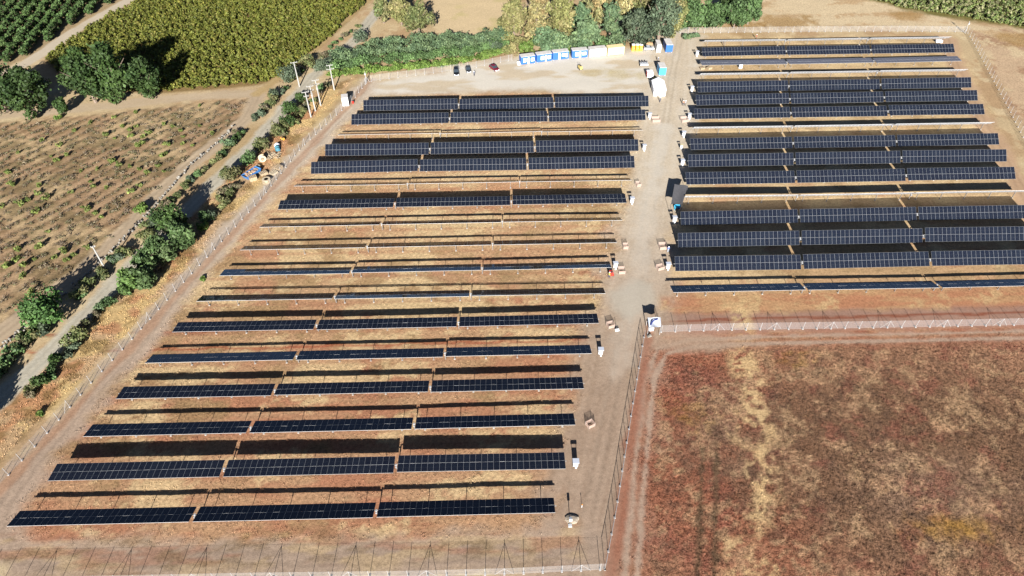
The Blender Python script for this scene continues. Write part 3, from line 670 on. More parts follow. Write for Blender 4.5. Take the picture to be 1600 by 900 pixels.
# shrubs and trees along the gravel road
RS = [(457, 178, 'dark', 3.2, 4.2, 'dark bush left of the pole cluster'), (470, 160, 'dark', 2.4, 3.6, 'dark bush just behind the pole cluster'), (433, 210, 'olive', 2.8, 3.8, 'olive bush upper right of the blue skip'), (452, 196, 'dark', 2.6, 3.6, 'dark bush between olive bush and poles'), (443, 202, 'olive', 2.2, 3, 'small olive bush beside the orange mixer'),
 (411, 232, 'olive', 2.9, 4, 'olive bush left of the plank heap'), (390, 254, 'gteal', 2.9, 3.8, 'grey green bush left of the pale cable reel'), (362, 282, 'olive', 3.4, 4.2, 'large olive bush left of the blue skip'), (349, 304, 'dry', 2.0, 2.0, 'dry bush below the large olive bush'),
 (358, 228, 'teal', 2.0, 2.6, 'blue green bush on the left side of the gravel road'), (373, 212, 'dry', 1.9, 1.8, 'dry grey bush on the left side of the gravel road'), (428, 152, 'dteal', 2.6, 3.2, 'grey bush where the farm track meets the road'), (414, 172, 'dry', 2.0, 2, 'dry bush strip left of the gravel road'),
 (455, 130, 'dteal', 4.2, 6, 'grey green tree clump at the corner of the yellow crop'), (482, 104, 'olive', 3.2, 4.5, 'olive bush at the crop corner above the road'), (505, 110, 'dteal', 3.4, 4.6, 'dark bush at the left end of the hedge'), (565, 66, 'dteal', 3.0, 5, 'dark bush on the road above the hedge'),
 (222, 330, 'bright', 2.0, 2.2, 'bright green round bush beside the stone wall'), (322, 345, 'gteal', 2.2, 2.8, 'light green bush right of the tall dark trees'), (318, 358, 'bright', 1.6, 1.8, 'bright small bush at the foot of the tall dark trees'), (228, 372, 'olive', 2.4, 2.6, 'olive bush above the roadside thicket'), (245, 352, 'dteal', 2.4, 3, 'grey green bush between wall and dark trees'),
 (196, 400, 'olive', 2.2, 2.6, 'olive bush just right of the white pole'), (184, 408, 'dteal', 1.8, 2.2, 'small grey bush by the foot of the white pole'),
 (45, 532, 'dark', 2.0, 2.2, 'dark bush left of the road, below the big tree'), (60, 512, 'dark', 2.2, 2.8, 'dark bush touching the big tree by the road'), (28, 552, 'gteal', 2.4, 2.4, 'green bush in the lower left roadside strip'), (8, 572, 'gteal', 2.4, 2.4, 'green bush at the left edge below the wall'), (-8, 590, 'gteal', 2.4, 2.6, 'green bush cut by the left edge of the photo'),
 (117, 545, 'dteal', 1.5, 1.4, 'small dark bush right of the gravel road, upper'), (104, 560, 'dteal', 1.4, 1.3, 'small dark bush right of the gravel road, lower'), (84, 582, 'gteal', 1.6, 2.0, 'upright green bush on the right verge of the road'), (82, 592, 'gteal', 1.2, 1.2, 'tiny green bush under the upright green bush'), (50, 610, 'olive', 1.5, 1.3, 'spiky olive bush at the right verge by the tree shadow'), (172, 478, 'gteal', 1.8, 2.0, 'feathery green bush beside the road below the thicket'), (158, 482, 'teal', 1.6, 1.5, 'pale feathery bush reaching over the road'), (65, 648, 'bright', .9, .8, 'tiny green tuft on the verge'), (317, 437, 'bright', .9, .6, 'tiny green tuft beside the left fence'), (92, 186, 'bright', 1.3, 1.4, 'small green bush on the farm track by the dark trees')]
for i, (x, y, p, r, h, lb) in enumerate(RS):
    shrub(x, y, 'road'+p, p, i, r, h, lb, 1., int(260+r*r*75), .20+.03*r, grp='bushes along the gravel road', nb=int(7+r*2))
RT = [(276, 366, 'dark', 4.2, 8, 'tallest dark tree of the roadside thicket'), (290, 384, 'dark', 3.8, 6.5, 'dark tree at the right front of the thicket'), (258, 404, 'gdark', 3.6, 6, 'dark green tree in the middle of the thicket'), (234, 418, 'gdark', 3.4, 5.5, 'green tree at the lower end of the thicket'), (208, 452, 'gbright', 3.0, 5, 'bright green tree standing by itself near the road bend'), (228, 446, 'gdark', 2.8, 4.4, 'dark small tree beside the bright one near the bend'), (84, 504, 'gbig', 4.6, 7.5, 'big green tree between stone wall and gravel road')]
PAL['gdark'] = a_((.065, .11, .035), (.09, .14, .048), (.055, .09, .03), (.11, .155, .06)); PAL['gbright'] = a_((.07, .12, .03), (.095, .15, .04), (.055, .095, .025)); PAL['gbig'] = a_((.06, .125, .03), (.08, .15, .04), (.05, .10, .028))
for i, (x, y, p, r, h, lb) in enumerate(RT):
    tree(x, y, 'rt'+p, 'gdark' if p == 'dark' and i else p, i, r, h, lb, n=2600, size=.38, low=.05, grp='trees along the gravel road', nb=22)
tree(-45, 672, 'rtdark', 'dark', 20, 3.8, 7, 'dark tree whose shadow falls over the road at lower left', n=2200, size=.38, low=.1)

SCR = [([(-10, 600), (20, 560), (52, 528), (72, 520)], 12, 3), ([(118, 470), (150, 440), (172, 415), (200, 392)], 9, 4), ([(232, 360), (262, 322), (300, 284), (342, 246), (384, 206)], 22, 4), ([(396, 190), (430, 158), (462, 122), (490, 96)], 16, 4), ([(500, 92), (530, 66), (565, 40)], 8, 4),
 ([(150, 492), (128, 520), (100, 552), (76, 590), (48, 622)], 8, 4), ([(330, 352), (346, 320), (372, 296)], 9, 5), ([(440, 216), (470, 180), (490, 156), (512, 130)], 12, 4), ([(196, 462), (215, 440), (246, 424), (268, 400)], 8, 5)]
rs2 = random.Random(77)
for P_, n_, jit in SCR:
    for j in range(n_):
        x, y = along(P_, (j+rs2.random()*.7)/n_); p_ = rs2.choice(['olive', 'dry', 'dteal', 'dark', 'olive', 'gteal', 'dry'])
        shrub(x+rs2.uniform(-jit, jit), y+rs2.uniform(-jit, jit)*.6, 'scrub'+p_, p_, rs2.randrange(3), 1.5, 1.6, 'ragged low scrub in the strip beside the gravel road', rs2.uniform(.6, 1.5), 330, .22, 'scrub', 'scrub along the gravel road', 'scrub_bush', 6)

# orchard rows at the upper left corner
def inpoly(p, P): return sdpoly(np.array([p[0]]), np.array([p[1]]), P)[0]
O0, O1 = G(0, 180*0+62), G(47, -30*0+4)
od = (G(62, 18)-G(12, 84)); od.normalize(); on = Vector((-od.y, od.x, 0)); k = 0
o0 = G(40, 60)
for a in range(-16, 17):
    for c in range(-30, 40):
        p = o0+on*a*4.6+od*(c*2.3+rnd.uniform(-.2, .2))
        if inpoly(p, PG['orchard']) < 1.2: continue
        q = np.array(p)-CAM; zz = q@_f; X = 800+FPX*(q@_r2)/zz; Y = 450-FPX*(q@_u2)/zz
        if X < -12 or Y < -14 or X > 230 or k >= 290: continue
        k += 1; tm, cm = tree_variant('orchard', 'orch', k % 4, 1.55, 3.2, 320, .32, .08, 9)
        o = empty('orchard_tree', p, rnd.uniform(0, 6.28), 'dark green orchard tree in the dense rows at upper left', 'fruit tree', 'orchard trees in rows'); s = rnd.uniform(.85, 1.2); o.scale = (s, s, s)
        link('trunk', tm, o); link('crown', cm, o)
print('orchard', k)
# yellow green crop bushes: 300 nearest as things, the rest as one mass
spots = []
ca, cb = G(300, 100), G(420, 20); cdv = (cb-ca).normalized(); cnv = Vector((-cdv.y, cdv.x, 0))
for a in range(-70, 71):
    for c in range(-90, 91):
        p = ca+cnv*a*2.0+cdv*c*1.7+Vector((rnd.uniform(-.35, .35), rnd.uniform(-.35, .35), 0))
        if inpoly(p, PG['crop']) < .6: continue
        q = np.array(p)-CAM; zz = q@_f; X = 800+FPX*(q@_r2)/zz; Y = 450-FPX*(q@_u2)/zz
        if X < -20 or Y < -25: continue
        spots.append((Y, p))
spots.sort(key=lambda s: -s[0]); print('crop', len(spots))
def unit_bush(i, n=70):
    rng = np.random.default_rng(900+i); bl = []
    for _ in range(6):
        a = rng.uniform(0, 6.28); q = rng.uniform(.1, .65); bl.append((q*math.cos(a), q*math.sin(a), rng.uniform(.5, 1.35), .45, .45, .5))
    return leaves(rng, bl, n, .33, PAL['crop'], .4)
UB = [unit_bush(i) for i in range(5)]; UBM = [quads_mesh('crop_bush', *u) for u in UB]
for i, (_, p) in enumerate(spots[:300]):
    o = link('crop_bush', UBM[i % 5], None, p, rnd.uniform(0, 6.28)); s = rnd.uniform(.85, 1.25); o.scale = (s, s, s*rnd.uniform(.85, 1.15)); tag(o, 'yellow green bush at the near edge of the dense crop', 'bush', 'yellow green crop bushes')
def mass(name, units, pts, smin, smax, label, cat, hs=(.85, 1.15), mt=None):
    Vs, Cs = [], []
    for p in pts:
        V, c = units[rnd.randrange(len(units))]; a = rnd.uniform(0, 6.28); s = rnd.uniform(smin, smax); h = s*rnd.uniform(*hs); ca_, sa_ = math.cos(a)*s, math.sin(a)*s
        W_ = np.empty_like(V); W_[..., 0] = V[..., 0]*ca_-V[..., 1]*sa_+p[0]; W_[..., 1] = V[..., 0]*sa_+V[..., 1]*ca_+p[1]; W_[..., 2] = V[..., 2]*h
        Vs.append(W_); Cs.append(c*rnd.uniform(.8, 1.2))
    return tag(link(name, quads_mesh(name, np.concatenate(Vs), np.concatenate(Cs), mt)), label, cat, None, 'stuff')
mass('crop_rows', UB, [p for _, p in spots[300:]], .85, 1.25, 'dense yellow green crop filling the upper left', 'crop')
# far crop at the upper right
FU = []
for i in range(3):
    rng = np.random.default_rng(950+i); FU.append(leaves(rng, [(rng.uniform(-.5, .5), rng.uniform(-.5, .5), rng.uniform(.3, .9), .5, .5, .45) for _ in range(5)], 45, .34, a_((.12, .16, .04), (.15, .18, .055), (.10, .135, .04), (.19, .18, .09)), .4))
fa, fb = G(1450, 10), G(1600, 34); fd = (fb-fa).normalized(); fn = Vector((-fd.y, fd.x, 0)); fp = []
for a in range(-6, 40):
    for c in range(-60, 80):
        p = fa+fn*a*2.6+fd*c*1.6+Vector((rnd.uniform(-.4, .4), rnd.uniform(-.4, .4), 0))
        if inpoly(p, PG['farcrop']) < .8: continue
        q = np.array(p)-CAM; zz = q@_f; X = 800+FPX*(q@_r2)/zz; Y = 450-FPX*(q@_u2)/zz
        if Y < -15 or X > 1620: continue
        fp.append(p)
mass('far_crop', FU, fp, .8, 1.4, 'green crop rows in the upper right corner', 'crop')
# young plants in the ploughed plot
PAL['young'] = a_((.13, .16, .04), (.16, .19, .05), (.10, .13, .03), (.19, .20, .07))
YU = [shrub_mesh('young', 'young', i, .75, 1.1, 130, .2, 6) for i in range(4)]
k = 0; yp = []; base = G(200, 300); dv = Vector((ROWD[0], ROWD[1], 0)); nv = Vector((ROWN[0], ROWN[1], 0))
for a in range(-40, 41):
    for c in range(-50, 60):
        off = (round((ROWN[0]*base.x+ROWN[1]*base.y)/ROWP)-(ROWN[0]*base.x+ROWN[1]*base.y)/ROWP+.25)*ROWP
        p = base+nv*(a*ROWP+off+rnd.uniform(-.3, .3))+dv*(c*2.6+rnd.uniform(-.8, .8))
        if inpoly(p, PG['plough']) < 1.2: continue
        q = np.array(p)-CAM; zz = q@_f; X = 800+FPX*(q@_r2)/zz; Y = 450-FPX*(q@_u2)/zz
        if X < -10: continue
        yp.append((X, Y, p))
rnd.shuffle(yp)
dry = []
for X, Y, p in yp:
    pr = .16+.10*(Y > 380)+.12*(X > 130)*(Y > 190)*(Y < 300)
    if rnd.random() < pr and k < 170:
        k += 1; o = link('young_plant', YU[k % 4], None, p, rnd.uniform(0, 6.28)); s = rnd.uniform(.8, 1.6); o.scale = (s, s, s*.85); tag(o, 'young bright green plant in a row of the ploughed plot', 'plant', 'young plants in the ploughed plot')
    else: dry.append(p)
print('young', k, 'dry', len(dry))
DU = []
for i in range(4):
    rng = np.random.default_rng(970+i); DU.append(leaves(rng, [(rng.uniform(-1.0, 1.0), rng.uniform(-.5, .5), rng.uniform(.1, .4), .5, .4, .3) for _ in range(5)], 54, .14, a_((.20, .155, .105), (.17, .13, .09), (.23, .19, .12), (.13, .13, .06), (.11, .125, .05)), .3))
mass('dry_brush', DU, dry+[p+Vector((rnd.uniform(-1.2, 1.2), rnd.uniform(-1.2, 1.2), 0)) for p in dry], .6, 1.5, 'dry brown brush left standing in the plough rows', 'dry brush', (.45, .8))
# weed tufts in the red field and verges: single blades, coloured like the soil zone they grow in
def weed_units():
    out = []
    for i in range(6):
        rng = np.random.default_rng(1000+i); n = 7; p = rng.normal(size=(n, 3))*.15; p[:, 2] = 0
        a = rng.uniform(0, 6.28, n); d = np.stack([np.cos(a), np.sin(a), 0*a], 1); h = rng.uniform(.05, .17, n)[:, None]; up = np.array([[0, 0, 1.]])
        tip = p+up*h+rng.normal(size=(n, 3))*np.array([[.10, .10, 0]])
        out.append(np.stack([p-d*.028, p+d*.028, tip+d*.018, tip-d*.018], 1))
    return out
WU = weed_units()
def weeds(name, poly, dens, smin, smax, label, seed, thr=.35, hs=1.):
    rng = np.random.default_rng(seed); lo, hi = poly.min(0), poly.max(0); n = int((hi[0]-lo[0])*(hi[1]-lo[1])*dens)
    x = rng.uniform(lo[0], hi[0], n); y = rng.uniform(lo[1], hi[1], n); k = sdpoly(x, y, poly) > .3
    q = np.stack([x, y, 0*x], 1)-CAM; zz = q@_f; X = 800+FPX*(q@_r2)/zz; Y = 450-FPX*(q@_u2)/zz; k &= (X > -15) & (X < 1615) & (Y < 915) & (Y > -10)
    x, y = x[k], y[k]; c, con, cls = field(x, y); k = (con > thr) & (fbm(x, y, 3, 3, 401) > .38+.25*ss(5, 0, sdpoly(x, y, poly))*(name == 'dry_weeds')); x, y, c = x[k], y[k], c[k]; n = len(x)
    c = c*.95; U = np.array(WU)[rng.integers(0, 6, n)]; a = rng.uniform(0, 6.28, n); s = rng.uniform(smin, smax, n); ca_, sa_ = (np.cos(a)*s)[:, None, None], (np.sin(a)*s)[:, None, None]
    V = np.empty_like(U); V[..., 0] = U[..., 0]*ca_-U[..., 1]*sa_+x[:, None, None]; V[..., 1] = U[..., 0]*sa_+U[..., 1]*ca_+y[:, None, None]; V[..., 2] = U[..., 2]*s[:, None, None]*hs
    cc = np.repeat(c/KEXP*rng.uniform(1.0, 2.1, n)[:, None], 7, 0)*rng.uniform(.8, 1.3, (n*7, 1))
    print(name, n)
    return tag(link(name, quads_mesh(name, V.reshape(-1, 4, 3), cc)), label, 'weeds', None, 'stuff')
weeds('dry_weeds', PG['weed'], 6, .5, 1.0, 'rusty red, grey and straw weeds covering the lower right field', 5)
weeds('verge_grass', PG['verge'], 5, .7, 1.3, 'dry straw and rust coloured grass on the verge left of the fence', 6, .3)
weeds('row_grass', PG['lblock'], 3.0, .5, 1.2, 'short dry grass between the panel rows of the left block', 8, .28, .7)

# ------------------------------------------------------------------ stone wall
STONE = mat('field_stone', (.19, .175, .15), .95, noise=.25, nscale=1.2)
def stone_wall(P, label):
    Q = [G(*p) for p in P]; O = Q[0]; b = MB(); rng = random.Random(3)
    r = empty('stone_wall', O, 0, label, 'stone wall')
    for a, c in zip(Q, Q[1:]):
        L = (c-a).length; n = int(L/.55)
        for i in range(n):
            for lay in range(2):
                if rng.random() < .22+.35*lay: continue
                p = a+(c-a)*((i+rng.random()*.6)/n)-O+Vector((rng.uniform(-.3, .3), rng.uniform(-.3, .3), 0)); s = rng.uniform(.18, .44)
                M = Matrix.Rotation(rng.uniform(0, 6), 3, 'Z') @ Matrix.Rotation(rng.uniform(-.4, .4), 3, 'X')
                ring = []
                for z, k in ((-.5, .75), (-.1, 1.0), (.3, .85), (.5, .45)):
                    ring.append([M @ Vector((math.cos(t*1.0472)*k*s*rng.uniform(.85, 1.15), math.sin(t*1.0472)*k*s*.75*rng.uniform(.85, 1.15), z*s*1.1))+p+Vector((0, 0, s*.45+lay*.45)) for t in range(6)])
                b.loft(ring, STONE)
    b.build('stones', r); return r
stone_wall([(0, 545), (60, 497), (118, 445), (160, 408), (205, 362), (240, 325), (270, 290), (300, 256), (335, 228), (368, 196)], 'low wall of pale loose stones along the farm track')

# ------------------------------------------------------------------ site equipment
WHITE = mat('white_paint', (.74, .75, .76), .45)
GREYP = mat('grey_paint', (.42, .43, .44), .55, noise=.08)
def sheet_material(name, col, per=.28):
    m = mat(name, col, .5, 0, .4, .08, 2); n = m.node_tree; b = n.nodes['Principled BSDF']
    tc = n.nodes.new('ShaderNodeTexCoord'); wv = n.nodes.new('ShaderNodeTexWave'); wv.inputs['Scale'].default_value = 1/per/3.14; n.links.new(tc.outputs['Object'], wv.inputs['Vector'])
    bp = n.nodes.new('ShaderNodeBump'); bp.inputs['Strength'].default_value = .5; bp.inputs['Distance'].default_value = .04; n.links.new(wv.outputs['Fac'], bp.inputs['Height']); n.links.new(bp.outputs[0], b.inputs['Normal']); return m
BLUE = sheet_material('blue_steel', (.025, .10, .36)); LBLUE = sheet_material('light_blue_steel', (.05, .30, .58)); CREAM = sheet_material('cream_steel', (.62, .53, .30)); OFFW = sheet_material('offwhite_steel', (.62, .62, .60)); ROOF = mat('dusty_roof', (.46, .43, .40), .8, noise=.15, nscale=.8)
PANE = mat('window_glass', (.03, .04, .05), .1, 0, .5)
def frame_axes(p0, p1):
    a, b = G(*p0), G(*p1); d = (b-a); L = d.length; rz = math.atan2(d.y, d.x); return a, b, L, rz
def box_unit(p0, p1, depth, h, body, label, cat, name='site_cabin', grp=None, roofm=None, openings=(), rib=True):
    """p0,p1: photo pixels of the front foot line; openings: (kind, x0, x1, z0, z1) as fractions of length and metres"""
    a, b, L, rz = frame_axes(p0, p1); r = empty(name, (a+b)/2, rz, label, cat, grp)
    m = MB(); m.box((0, depth/2, h/2+.12), (L, depth, h), body)
    if rib:
        n = int(L/.5)
        for i in range(n+1):
            x = -L/2+L*i/n; m.box((x, -.012, h/2+.12), (.10, .03, h-.1), body)
    for x in (-L/2+.15, L/2-.15):
        for y in (.15, depth-.15): m.box((x, y, .06), (.3, .3, .12), GREYP)
    m.build('body', r)
    m = MB(); m.box((0, depth/2, h+.16), (L+.06, depth+.06, .08), roofm or ROOF); rf = m.build('roof', r)
    for (k, x0, x1, z0, z1) in openings:
        cx, wd = (x0+x1)/2*L-L/2, (x1-x0)*L
        if k == 'door':
            m = MB(); m.box((cx, -.045, (z0+z1)/2), (wd, .05, z1-z0), WHITE); d = m.build('door', r)
            m = MB(); m.box((cx+wd*.36, -.09, (z0+z1)/2), (.06, .05, .16), DARK); m.build('handle', d)
        elif k == 'window':
            m = MB(); m.box((cx, -.045, (z0+z1)/2), (wd, .05, z1-z0), WHITE); d = m.build('window', r)
            m = MB(); m.box((cx-wd*.22, -.075, (z0+z1)/2), (wd*.34, .014, (z1-z0)*.75), WHITE); m.box((cx+wd*.22, -.075, (z0+z1)/2), (wd*.3, .014, (z1-z0)*.7), PANE); m.build('pane', d)
        elif k == 'sign':
            m = MB(); m.box((cx, -.045, (z0+z1)/2), (wd, .03, z1-z0), WHITE); m.build('notice_board', r)
    return r
CG = 'site cabins in a row at the hedge'
OP = (('window', .16, .36, .85, 2.2), ('door', .46, .60, .14, 2.3), ('window', .70, .94, .9, 2.1))
box_unit((814.3, 101.6), (836, 98.8), 2.44, 2.6, BLUE, 'blue site cabin at the left end of the row, white steps beside', 'site cabin', grp=CG, openings=OP)
box_unit((838.8, 98.2), (862.2, 95.2), 2.44, 2.6, BLUE, 'second blue site cabin from the left end of the row', 'site cabin', grp=CG, openings=(('window', .26, .48, .85, 2.2), ('door', .55, .65, .14, 2.3), ('window', .72, .92, .9, 2.2)))
box_unit((864, 94.6), (888.3, 92), 2.44, 2.6, BLUE, 'third blue site cabin with a plain blue left half', 'site cabin', grp=CG, openings=(('door', .34, .46, .14, 2.4), ('window', .56, .74, 1.1, 2.2), ('window', .80, .94, .8, 2.2)))
box_unit((893.8, 91.6), (917.4, 89.8), 2.44, 2.6, BLUE, 'fourth blue site cabin, next to the white one', 'site cabin', grp=CG, openings=(('window', .2, .42, .8, 2.2), ('door', .46, .58, .14, 2.3), ('window', .66, .92, 1.0, 2.1)))
box_unit((921, 89.6), (946.6, 87), 2.44, 2.6, OFFW, 'white grey site cabin between the blue cabins and yellow container', 'site cabin', grp=CG, openings=(('window', .2, .36, 1.0, 2.1), ('door', .46, .58, .14, 2.3), ('window', .66, .82, 1.0, 2.1)))
box_unit((949.6, 87.2), (974.6, 84.6), 2.44, 2.6, CREAM, 'pale yellow shipping container at the right end of the row', 'container', 'shipping_container', CG, roofm=mat('yellow_roof', (.62, .50, .26), .6, noise=.1))
box_unit((1039.8, 82), (1050, 81.8), 5.2, 2.6, BLUE, 'dark blue container seen end-on at the head of the lane', 'container', 'shipping_container', openings=())
box_unit((1025.6, 82), (1032, 81.9), 4.2, 2.6, OFFW, 'narrow white cabin left of the dark blue container', 'site cabin', openings=())
box_unit((1029.4, 118), (1039.6, 117.8), 3.9, 2.6, LBLUE, 'light blue container with grey roof standing beside the lane', 'container', 'shipping_container')
box_unit((535.6, 166.6), (545.6, 165.6), 2.6, 2.7, mat('grey_render', (.58, .57, .53), .8, noise=.08), 'small pale grey kiosk against the left fence', 'kiosk', 'kiosk', rib=False, openings=(('door', .3, .7, .14, 2.2),))
# steps, toilets
m = MB()
for i in range(3): m.box((0, .3*i, .12+.2*i), (1.0, .3, .24+.4*i), WHITE)
tag(m.build('steps', None, G(811, 101.5), .3), 'white steps at the left end of the blue cabins', 'steps')
ORG = mat('orange_plastic', (.80, .30, .02), .5, noise=.06)
for i, x in enumerate((989.2, 995.4, 1001.2)):
    r = empty('portable_toilet', G(x, 80), 0, ['leftmost of the three orange portable toilets', 'middle one of the three orange portable toilets', 'rightmost of the three orange portable toilets'][i], 'portable toilet', 'orange portable toilets')
    m = MB(); m.box((0, .55, 1.1), (1.1, 1.1, 2.2), ORG); m.build('body', r)
    m = MB(); m.box((0, -.02, 1.05), (.8, .05, 1.95), mat('orange_door', (.85, .40, .05), .5)); d = m.build('door', r); m = MB(); m.box((.3, -.06, 1.1), (.08, .05, .12), WHITE); m.build('handle', d)
    m = MB(); m.loft([[Vector((sx*.58*k, .55+sy*.58*k, z)) for sx, sy in ((-1, -1), (1, -1), (1, 1), (-1, 1))] for z, k in ((2.2, 1), (2.3, .95), (2.42, .5))], mat('white_plastic', (.75, .74, .70), .5)); m.build('roof', r)
# cars
RUB = mat('tyre_rubber', (.02, .02, .02), .9)
LAMP = mat('headlight_glass', (.7, .72, .74), .15)
def car(px, py, rz, col, label, L=4.4, W=1.8, H=1.55, suv=False):
    """faces -Y in its own frame"""
    r = empty('parked_car', G(px, py), rz, label, 'car', 'cars parked by the hedge'); pm = mat('car_paint', col, .25, .3, .5)
    b = MB(); ys = [-L/2, -L/2+.12, -L*.22, L*.05, L*.36, L/2-.1, L/2]; zt = [.62, .78, .92, .98, .98, .95, .7]; wd = [.80, .93, 1, 1, 1, .95, .84]
    b.loft([[Vector((-W/2*w_, y, .28)), Vector((W/2*w_, y, .28)), Vector((W/2*w_*1.0, y, .62)), Vector((W/2*w_*.9, y, z)), Vector((-W/2*w_*.9, y, z)), Vector((-W/2*w_, y, .62))] for y, z, w_ in zip(ys, zt, wd)], pm); b.build('body', r)
    b = MB(); y0, y1, y2, y3 = -L*.24, -L*.06, (L*.40 if suv else L*.28), (L*.47 if suv else L*.42)
    q = lambda y, z, k: [Vector((-W/2*k, y, z)), Vector((W/2*k, y, z))]
    lo = [Vector((-W*.44, y0, .93)), Vector((W*.44, y0, .93)), Vector((W*.44, y3, .96)), Vector((-W*.44, y3, .96))]; hi = [Vector((-W*.37, y1, H-.05)), Vector((W*.37, y1, H-.05)), Vector((W*.37, y2, H-.05)), Vector((-W*.37, y2, H-.05))]
    b.loft([lo, hi], PANE); b.build('windows', r)
    b = MB(); b.loft([[Vector((v.x*1.01, v.y, H-.05)) for v in hi], [Vector((v.x*.9, v.y*.93+.02, H)) for v in hi]], pm); b.build('roof', r)
    for sx in (-1, 1):
        for y in (-L*.31, L*.3):
            w_ = MB(); w_.tube([(sx*(W/2-.2), y, .32), (sx*(W/2+.01), y, .32)], .32, RUB, 14); o = w_.build('wheel', r); w_ = MB(); w_.tube([(sx*(W/2+.005), y, .32), (sx*(W/2+.025), y, .32)], .19, GREYP, 10); w_.build('rim', o)
        w_ = MB(); w_.box((sx*W*.33, -L/2+.03, .66), (.36, .14, .14), LAMP); w_.build('headlight', r)
    w_ = MB(); w_.box((0, -L/2-.01, .42), (W*.82, .1, .2), GREYP); w_.build('bumper', r); return r
car(713, 114.5, .08, (.012, .013, .015), 'black estate car, left of the three parked by the hedge', 4.7, 1.9, 1.6, True)
car(731.5, 111, .18, (.04, .042, .045), 'dark grey small car between the black and red ones', 3.9, 1.7, 1.45)
car(772, 108.5, .55, (.17, .012, .025), 'dark red car parked at an angle near the cabins', 4.3, 1.75, 1.5)
car(1013.5, 77.5, math.pi/2, (.6, .6, .6), 'white car beside the orange toilets', 3.6, 1.7, 1.5)
# marquee, canopies
TARP = mat('white_canvas', (.80, .80, .80), .7)
r = empty('marquee', G(1030, 150), -.06, 'tall white tent beside the dirt lane', 'tent')
m = MB(); w2, d2 = 1.9, 6.2
m.loft([[Vector((-w2, y, 0)), Vector((w2, y, 0)), Vector((w2, y, 2.3)), Vector((0, y, 3.2)), Vector((-w2, y, 2.3))] for y in (0, d2)], TARP); m.build('walls', r)
m = MB()
for sx in (-1, 1): m.add([(sx*(w2+.15), -.15, 2.24), (sx*(w2+.15), d2+.15, 2.24), (0, d2+.15, 3.27), (0, -.15, 3.27), (sx*(w2+.15), -.15, 2.18), (sx*(w2+.15), d2+.15, 2.18), (0, d2+.15, 3.21), (0, -.15, 3.21)], [(0, 1, 2, 3), (4, 7, 6, 5), (0, 4, 5, 1), (0, 3, 7, 4), (1, 5, 6, 2)], TARP)
m.build('roof', r)
def canopy(px, h, label, mt, name, sag=.25, stripe=None, thick=.03, legm=STEEL):
    """px: four roof corners in photo pixels at height h, near left first, going round"""
    P = [G(*p, h) for p in px]; O = sum(P, Vector())/len(P); O.z = 0; r = empty(name, O, 0, label, 'canopy'); n = 8
    tops = []; b = MB()
    for i in range(n+1):
        for j in range(n+1):
            u, v = i/n, j/n; p = P[0]*(1-u)*(1-v)+P[1]*u*(1-v)+P[2]*u*v+P[3]*(1-u)*v; z = -sag*(16*u*(1-u)*v*(1-v))+.1*math.sin(u*7+v*3); tops.append(p-O+Vector((0, 0, z)))
    fs = [(i*(n+1)+j, (i+1)*(n+1)+j, (i+1)*(n+1)+j+1, i*(n+1)+j+1) for i in range(n) for j in range(n)]
    b.add(tops, fs, mt); b.add([v-Vector((0, 0, thick)) for v in tops], [f[::-1] for f in fs], mt); b.build('roof_sheet', r)
    for p in P:
        l = MB(); q = p-O; l.tube([(q.x, q.y, -.1), (q.x, q.y, q.z)], .05, legm, 6); l.build('leg', r)
    return r, O
NET = mat('shade_net', (.085, .082, .085), .9, noise=.12, nscale=1.5)
canopy([(1048.5, 319), (1066, 319), (1075, 290), (1054, 287.5)], 2.6, 'dark grey shade net tent beside the dirt lane', NET, 'shade_tent', .15, legm=DARK)
SHW = mat('white_sheet', (.62, .64, .70), .6)
cr, cO = canopy([(1014, 510.5), (1033, 510.5), (1032, 496), (1012, 496)], 2.4, 'white canopy with dark blue band at the fence corner', SHW, 'gate_canopy', .12, legm=CONC)
NAVY = mat('navy_band', (.04, .06, .22), .8)  # dark blue strip laid over the canopy sheet
b = MB(); P = [G(x, y, 2.4+.17) for x, y in ((1015.6, 507.5), (1019, 500.5), (1023.5, 498.6), (1028.5, 497.3), (1027.5, 499.6), (1022.5, 501), (1020, 503.5), (1017.6, 508.5))]
vv = [p-cO for p in P]; b.add(vv+[v-Vector((0, 0, .02)) for v in vv], [(0, 1, 6, 7), (1, 2, 5, 6), (2, 3, 4, 5), (15, 14, 9, 8), (14, 13, 10, 9), (13, 12, 11, 10)], NAVY); b.build('blue_band', cr)
m = MB(); m.box((0, 0, .45), (.9, .8, .9), WHITE); m.box((0, 0, .95), (1.0, .9, .1), GREYP); tag(m.build('white_crate', None, G(1017, 515), .1), 'white crate under the canopy at the fence corner', 'crate')
m = MB(); m.box((0, 0, .15), (.9, .4, .3), STONE); m.box((.2, .1, .36), (.4, .3, .16), STONE); tag(m.build('stone_block', None, G(1014.5, 526), .3), 'pale stone block on the ground below the canopy', 'stone')
CYAN = mat('cyan_tarp', (.06, .48, .72), .6); m = MB()
m.loft([[Vector((x, -.6, z)), Vector((x, .6, z+.12)), Vector((x, .6, z+.06)), Vector((x, -.6, z-.04))] for x, z in ((-.7, .5), (-.2, .9), (.3, 1.0), (.7, 1.0))], CYAN); m.box((-.72, -.3, .3), (.06, .8, .6), CYAN); m.box((.55, .2, .48), (.5, .7, .96), BLUE)
tag(m.build('tarp_covered_crate', None, G(1057.5, 326), 0), 'bright cyan sheet over a crate below the shade tent', 'tarp')
